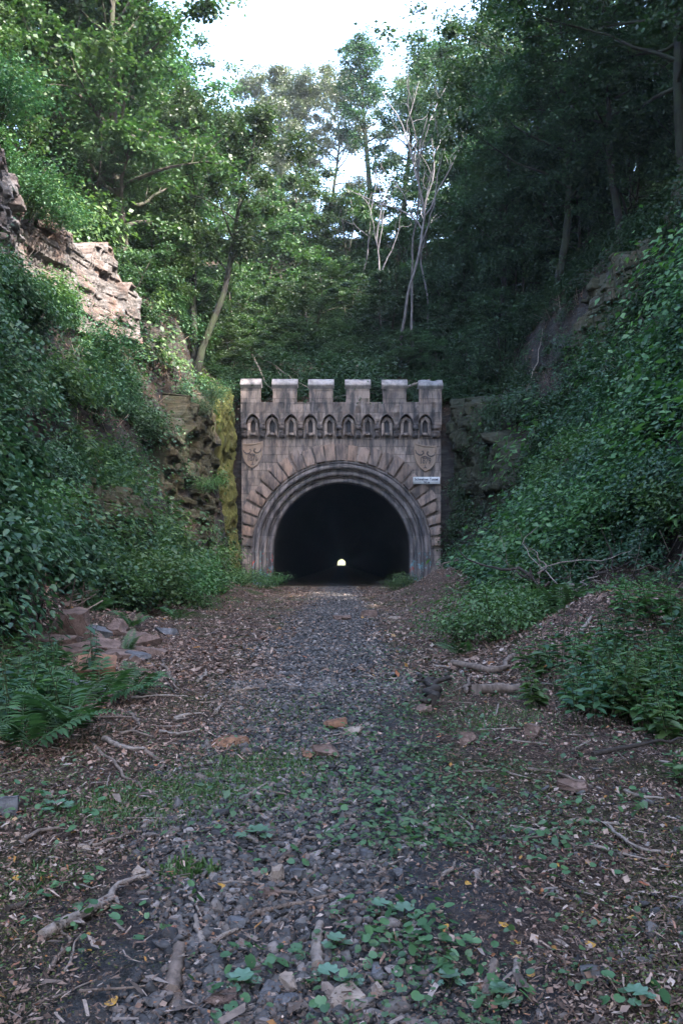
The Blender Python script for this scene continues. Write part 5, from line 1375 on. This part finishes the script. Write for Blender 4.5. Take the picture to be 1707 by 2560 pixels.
pstick([(1085, 1673), (1120, 1677), (1150, 1672)], .014, 'thin pale twig left of the thick curved branch', WDp, 55, .02)
pstick([(1450, 1595), (1466, 1575), (1478, 1555)], .03, 'grey root running down the red leaf mound', WDp, 56, .05)
# uprooted root plate: one tangle with root parts
tn = thing('root_tangle', 'tangle of pale and dark uprooted roots at the foot of the right bank', 'roots', (5.0, 15, Hs(5.0, 15)))
rng = np.random.default_rng(61); z0 = Hs(5.0, 15)
for i in range(96):
    st_ = np.array([rng.uniform(-1.8, 1.6), rng.uniform(-.9, .9), rng.uniform(.1, .95)])
    d = np.array([rng.normal(0, 1), rng.normal(0, .5), rng.normal(.12, .4)])
    l = wander(rng, st_, d, rng.uniform(.6, 1.9), 10, .28, -.01)
    for q in l: q[2] = max(q[2], Hs(5.0+q[0], 15+q[1])-z0+.03)
    r0 = rng.choice([.007, .012, .02, .036], p=[.4, .33, .2, .07])
    MB().tube(l, np.linspace(r0, r0*.3, 11), 6).build('root', (WDp, WD, WDd)[i % 3], tn, True)
bl = np.array([[-1.5, -.5, .5], [-.9, -.6, .2], [-.3, -.5, .12], [.3, -.5, .25]])
MB().tube(bl, [.06, .075, .06, .03], 9).build('broken_log', WDd, tn, True)
# branches fallen across the slope above the parapet
def hp(px, py, Y): return np.array(P3(px, py, Y))
def high(pp, r, label, mat, seed, forks=()):
    stick([hp(*p) for p in pp], r, label, mat, seed, 'fallen_branch', [[hp(*p) for p in f] for f in forks], on_ground=False, cat='branch', jit=.01)
high([(630, 885, 48.5), (652, 930, 46.2), (672, 968, 45.2), (690, 985, 44.9)], .055, 'pale fallen branch leaning behind the second merlon, steepest of the three', WDp, 71)
high([(625, 870, 50), (700, 925, 47), (760, 965, 45.3), (790, 978, 44.8)], .05, 'long pale fallen branch slanting down to the third merlon', WDp, 72, [[(690, 918, 47.3), (705, 945, 46.5)]])
high([(835, 995, 44.9), (870, 985, 44.9), (960, 983, 45.0)], .05, 'pale bough lying level behind the fourth merlon', WDp, 73)
high([(1000, 975, 44.9), (1035, 960, 45), (1075, 948, 45.4)], .07, 'thick pale bough lying behind the two right merlons', WDp, 74)
high([(885, 935, 47), (892, 918, 47.6), (905, 902, 48.2)], .08, 'broken grey stump on the slope above the middle merlons', WDp, 75)
for i, (pp, lb) in enumerate((([(1160, 830, 44), (1180, 800, 45), (1186, 790, 45)], 'thin pale dead stem standing on the dark slope right of the portal'), ([(1255, 935, 38), (1275, 915, 38.5), (1290, 905, 39)], 'pale dead stick on the dark right slope'), ([(1185, 945, 41), (1195, 925, 41.5), (1200, 915, 41.8)], 'short dead stick on the slope beside the last merlon'), ([(1300, 800, 38), (1345, 765, 39), (1355, 745, 39.5)], 'leaning pale dead branch below the shaded cliff'), ([(420, 780, 34), (440, 805, 33.5), (455, 835, 33)], 'dry fallen branch at the edge of the bare earth chute'), ([(415, 785, 34.5), (470, 830, 34.5), (500, 860, 34.5)], 'long dry branch lying down the bare earth chute'))):
    pts = [np.array(P3(*p)) for p in pp]
    for j, q in enumerate(pts): q[2] = Hs(q[0], q[1])+.06+(.35*j/len(pts))
    stick(pts, .035, lb, WDp, 80+i, 'fallen_branch', cat='branch', on_ground=False)
# arching brown stems on the right mound
tt = thing('arching_dead_plant', 'arching brown dead stems on the leaf mound right of the tunnel mouth', 'dead plant', (4.0, 31, Hs(4.0, 31)))
for i, pts in enumerate(([(-.0, 0, 0), (-.35, 0, .55), (-.3, 0, .62), (.3, .1, .75), (.7, .1, .68), (.75, .1, .2)], [(0, 0, 0), (-.25, .1, .45), (-.55, .1, .6)], [(.25, 0, .1), (.28, 0, .7)])):
    MB().tube(np.array(pts), .03-.006*i, 6).build('stem', WD, tt, True)
# many small loose twigs
G_T = 'dry twigs on the litter'
rng = np.random.default_rng(91); k = 0
tw = []
for i in range(6):
    l = wander(rng, (-.14, 0, .01), (1, rng.normal(0, .2), 0), .28, 8, .14); l[:, 2] = .008
    me = MB().tube(l, np.linspace(.006, .0025, 9), 6).mesh('dry_twig'); me.materials.append((WD, WDp, WDd)[i % 3]); tw.append(me)
while k < 150:
    y = 1.9+9*rng.random()**1.4; x = rng.uniform(-1, 1)*min(.42*y+.1, 3.2)
    if abs(x) < .8 and rng.random() < .6: continue
    o = bpy.data.objects.new('dry_twig', tw[k % 6]); C.objects.link(o); e = .1
    o.location = (x, y, Hs(x, y)+.012); o.rotation_euler = (rng.normal(0, .06), rng.normal(0, .06), rng.uniform(0, 6.28)); o.scale = (rng.uniform(.45, 1.3)*(.7+.06*y),)*3
    tag(o, 'thin dry twig lying loose on the litter of the path', 'twig', G_T); k += 1
# single leaves that catch the eye
LV = leaf_mat('herb_leaf_large', [(.045, .12, .055), (.06, .14, .06)], .3, .08)
OR = island_mat('yellow_leaf', [(0, (.42, .19, .03)), (1, (.5, .3, .06))], .7, False)
def lobed(x, y, r, label, h=.06, seed=0):
    rng = np.random.default_rng(seed); t = thing('seedling', label, 'plant', (x, y, Hs(x, y)), rng.uniform(0, 6))
    for j, (dx, dy, rr) in enumerate(((0, 0, 1.), (.9, .5, .6), (-.8, .6, .55), (.2, -1., .5), (-.6, -.7, .6))):
        n = 26; a = np.linspace(.25, 2*PI-.25, n); rad = r*rr*(1+.1*np.cos(a*7)+.03*rng.normal(0, 1, n))
        c = np.array([dx*r*1.25, dy*r*1.25, h*(1-.3*(j > 0))])
        P = np.stack([c[0]+rad*np.cos(a+j), c[1]+rad*np.sin(a+j), c[2]+.18*rad*np.cos(a*7)*.3+.2*rad*np.abs(np.sin(a*.5))-.0*a], 1)
        P = np.vstack([[c-[0, 0, .0]], P]); f = [(0, i, i+1) for i in range(1, n)]
        b = MB().add(P, f); b.build('leaf', LV, t)
        MB().tube(np.array([(0, 0, 0), c*[.6, .6, .5], c]), .0016, 4).build('stalk', STEM, t)
for i, (px, py, r, lb) in enumerate(((605, 2495, .034, 'single large lobed green leaf plant near the bottom left of centre'), (640, 2108, .05, 'cluster of round crinkled leaves left of the creeping patch'), (880, 2490, .02, 'small lobed seedling beside the large pale flat stone'), (1255, 2520, .035, 'leafy seedling at the bottom right of centre'), (950, 2300, .03, 'round-leaved seedling right of the dark gravel'), (1010, 2310, .034, 'larger round-leaved seedling below the creeping patch'), (1120, 2480, .03, 'pale green seedling with notched leaves at the bottom'), (1590, 2530, .03, 'seedling with two broad leaves at the bottom right'), (140, 2035, .05, 'pair of broad round leaves at the left edge'), (820, 2480, .03, 'seedling left of the large pale flat stone'), (840, 2395, .028, 'seedling below the stubby log piece'))):
    x, y, z = on(px, py); lobed(x, y, r, lb, .05, i)
for i, (px, py) in enumerate(((1258, 2335), (1475, 2385), (1576, 2312), (1325, 2460), (1290, 2380), (1170, 2222), (105, 2218), (40, 2213), (220, 2402), (5, 2484), (280, 2522), (553, 2230), (1392, 2180), (1470, 2168), (185, 2095), (1110, 2340))):
    x, y, z = on(px, py); b = MB(); r_ = np.random.default_rng(i)
    n = 14; a = np.linspace(0, 2*PI, n, endpoint=False); L = .017*r_.uniform(.8, 1.2)
    P = np.stack([L*np.cos(a), L*.6*np.sin(a)*(1-.2*np.cos(a)), .006*np.cos(a)**2+.004*np.sin(a)], 1); P = np.vstack([[0, 0, -.001], P])
    b.add(P, [(0, 1+j, 1+(j+1) % n) for j in range(n)])
    o = b.build('yellow_leaf', OR); o.location = (x, y, z+.016); o.rotation_euler = (r_.normal(0, .25), r_.normal(0, .25), r_.uniform(0, 6))
    tag(o, 'small fallen orange-yellow leaf lying on the path', 'leaf', 'orange-yellow fallen leaves')
# ------------------------------------------------------------------ light
W = bpy.data.worlds.new('World'); S.world = W; W.use_nodes = True
nt = W.node_tree
bg = nt.nodes['Background']
sky = nt.nodes.new('ShaderNodeTexSky'); sky.sky_type = 'NISHITA'; sky.sun_disc = False
SEL, SAZ = R(42), R(132)        # azimuth clockwise from +Y: low of the right, a little behind the camera
sky.sun_elevation = SEL; sky.sun_rotation = SAZ; sky.air_density = 1.0; sky.dust_density = 2.5; sky.ozone_density = .9
nt.links.new(sky.outputs[0], bg.inputs[0]); bg.inputs[1].default_value = .15
sl = bpy.data.lights.new('sun', 'SUN'); sl.energy = 2.0; sl.angle = R(.5); sl.color = (1, .95, .87)
so = bpy.data.objects.new('sun', sl); C.objects.link(so)
d = Vector((math.sin(SAZ)*math.cos(SEL), math.cos(SAZ)*math.cos(SEL), math.sin(SEL)))
so.rotation_euler = d.to_track_quat('Z', 'Y').to_euler(); so.location = d*60
S.view_settings.view_transform = 'Standard'; S.view_settings.look = 'None'; S.view_settings.gamma = 1
S.view_settings.exposure = 3.7
cy = S.cycles
cy.max_bounces = 6; cy.diffuse_bounces = 3; cy.glossy_bounces = 2; cy.transmission_bounces = 4; cy.volume_bounces = 0; cy.transparent_max_bounces = 8
cy.use_denoising = True
cy.sample_clamp_indirect = 6

# unseen thin haze volume, added to lift the dark tones
hb = MB().box(-1300, 1300, -70, 2700, -2.2, 90); t = NT('lifting_haze')
pv = t.n('ShaderNodeVolumePrincipled'); pv.inputs['Color'].default_value = (.75, .88, 1, 1); pv.inputs['Density'].default_value = .0003
t.nt.links.new(pv.outputs[0], t.out.inputs[1]); hz_ = hb.build('haze', t.m); tag(hz_, 'thin pale haze added across the scene to lift the dark tones', 'haze', None, 'stuff')
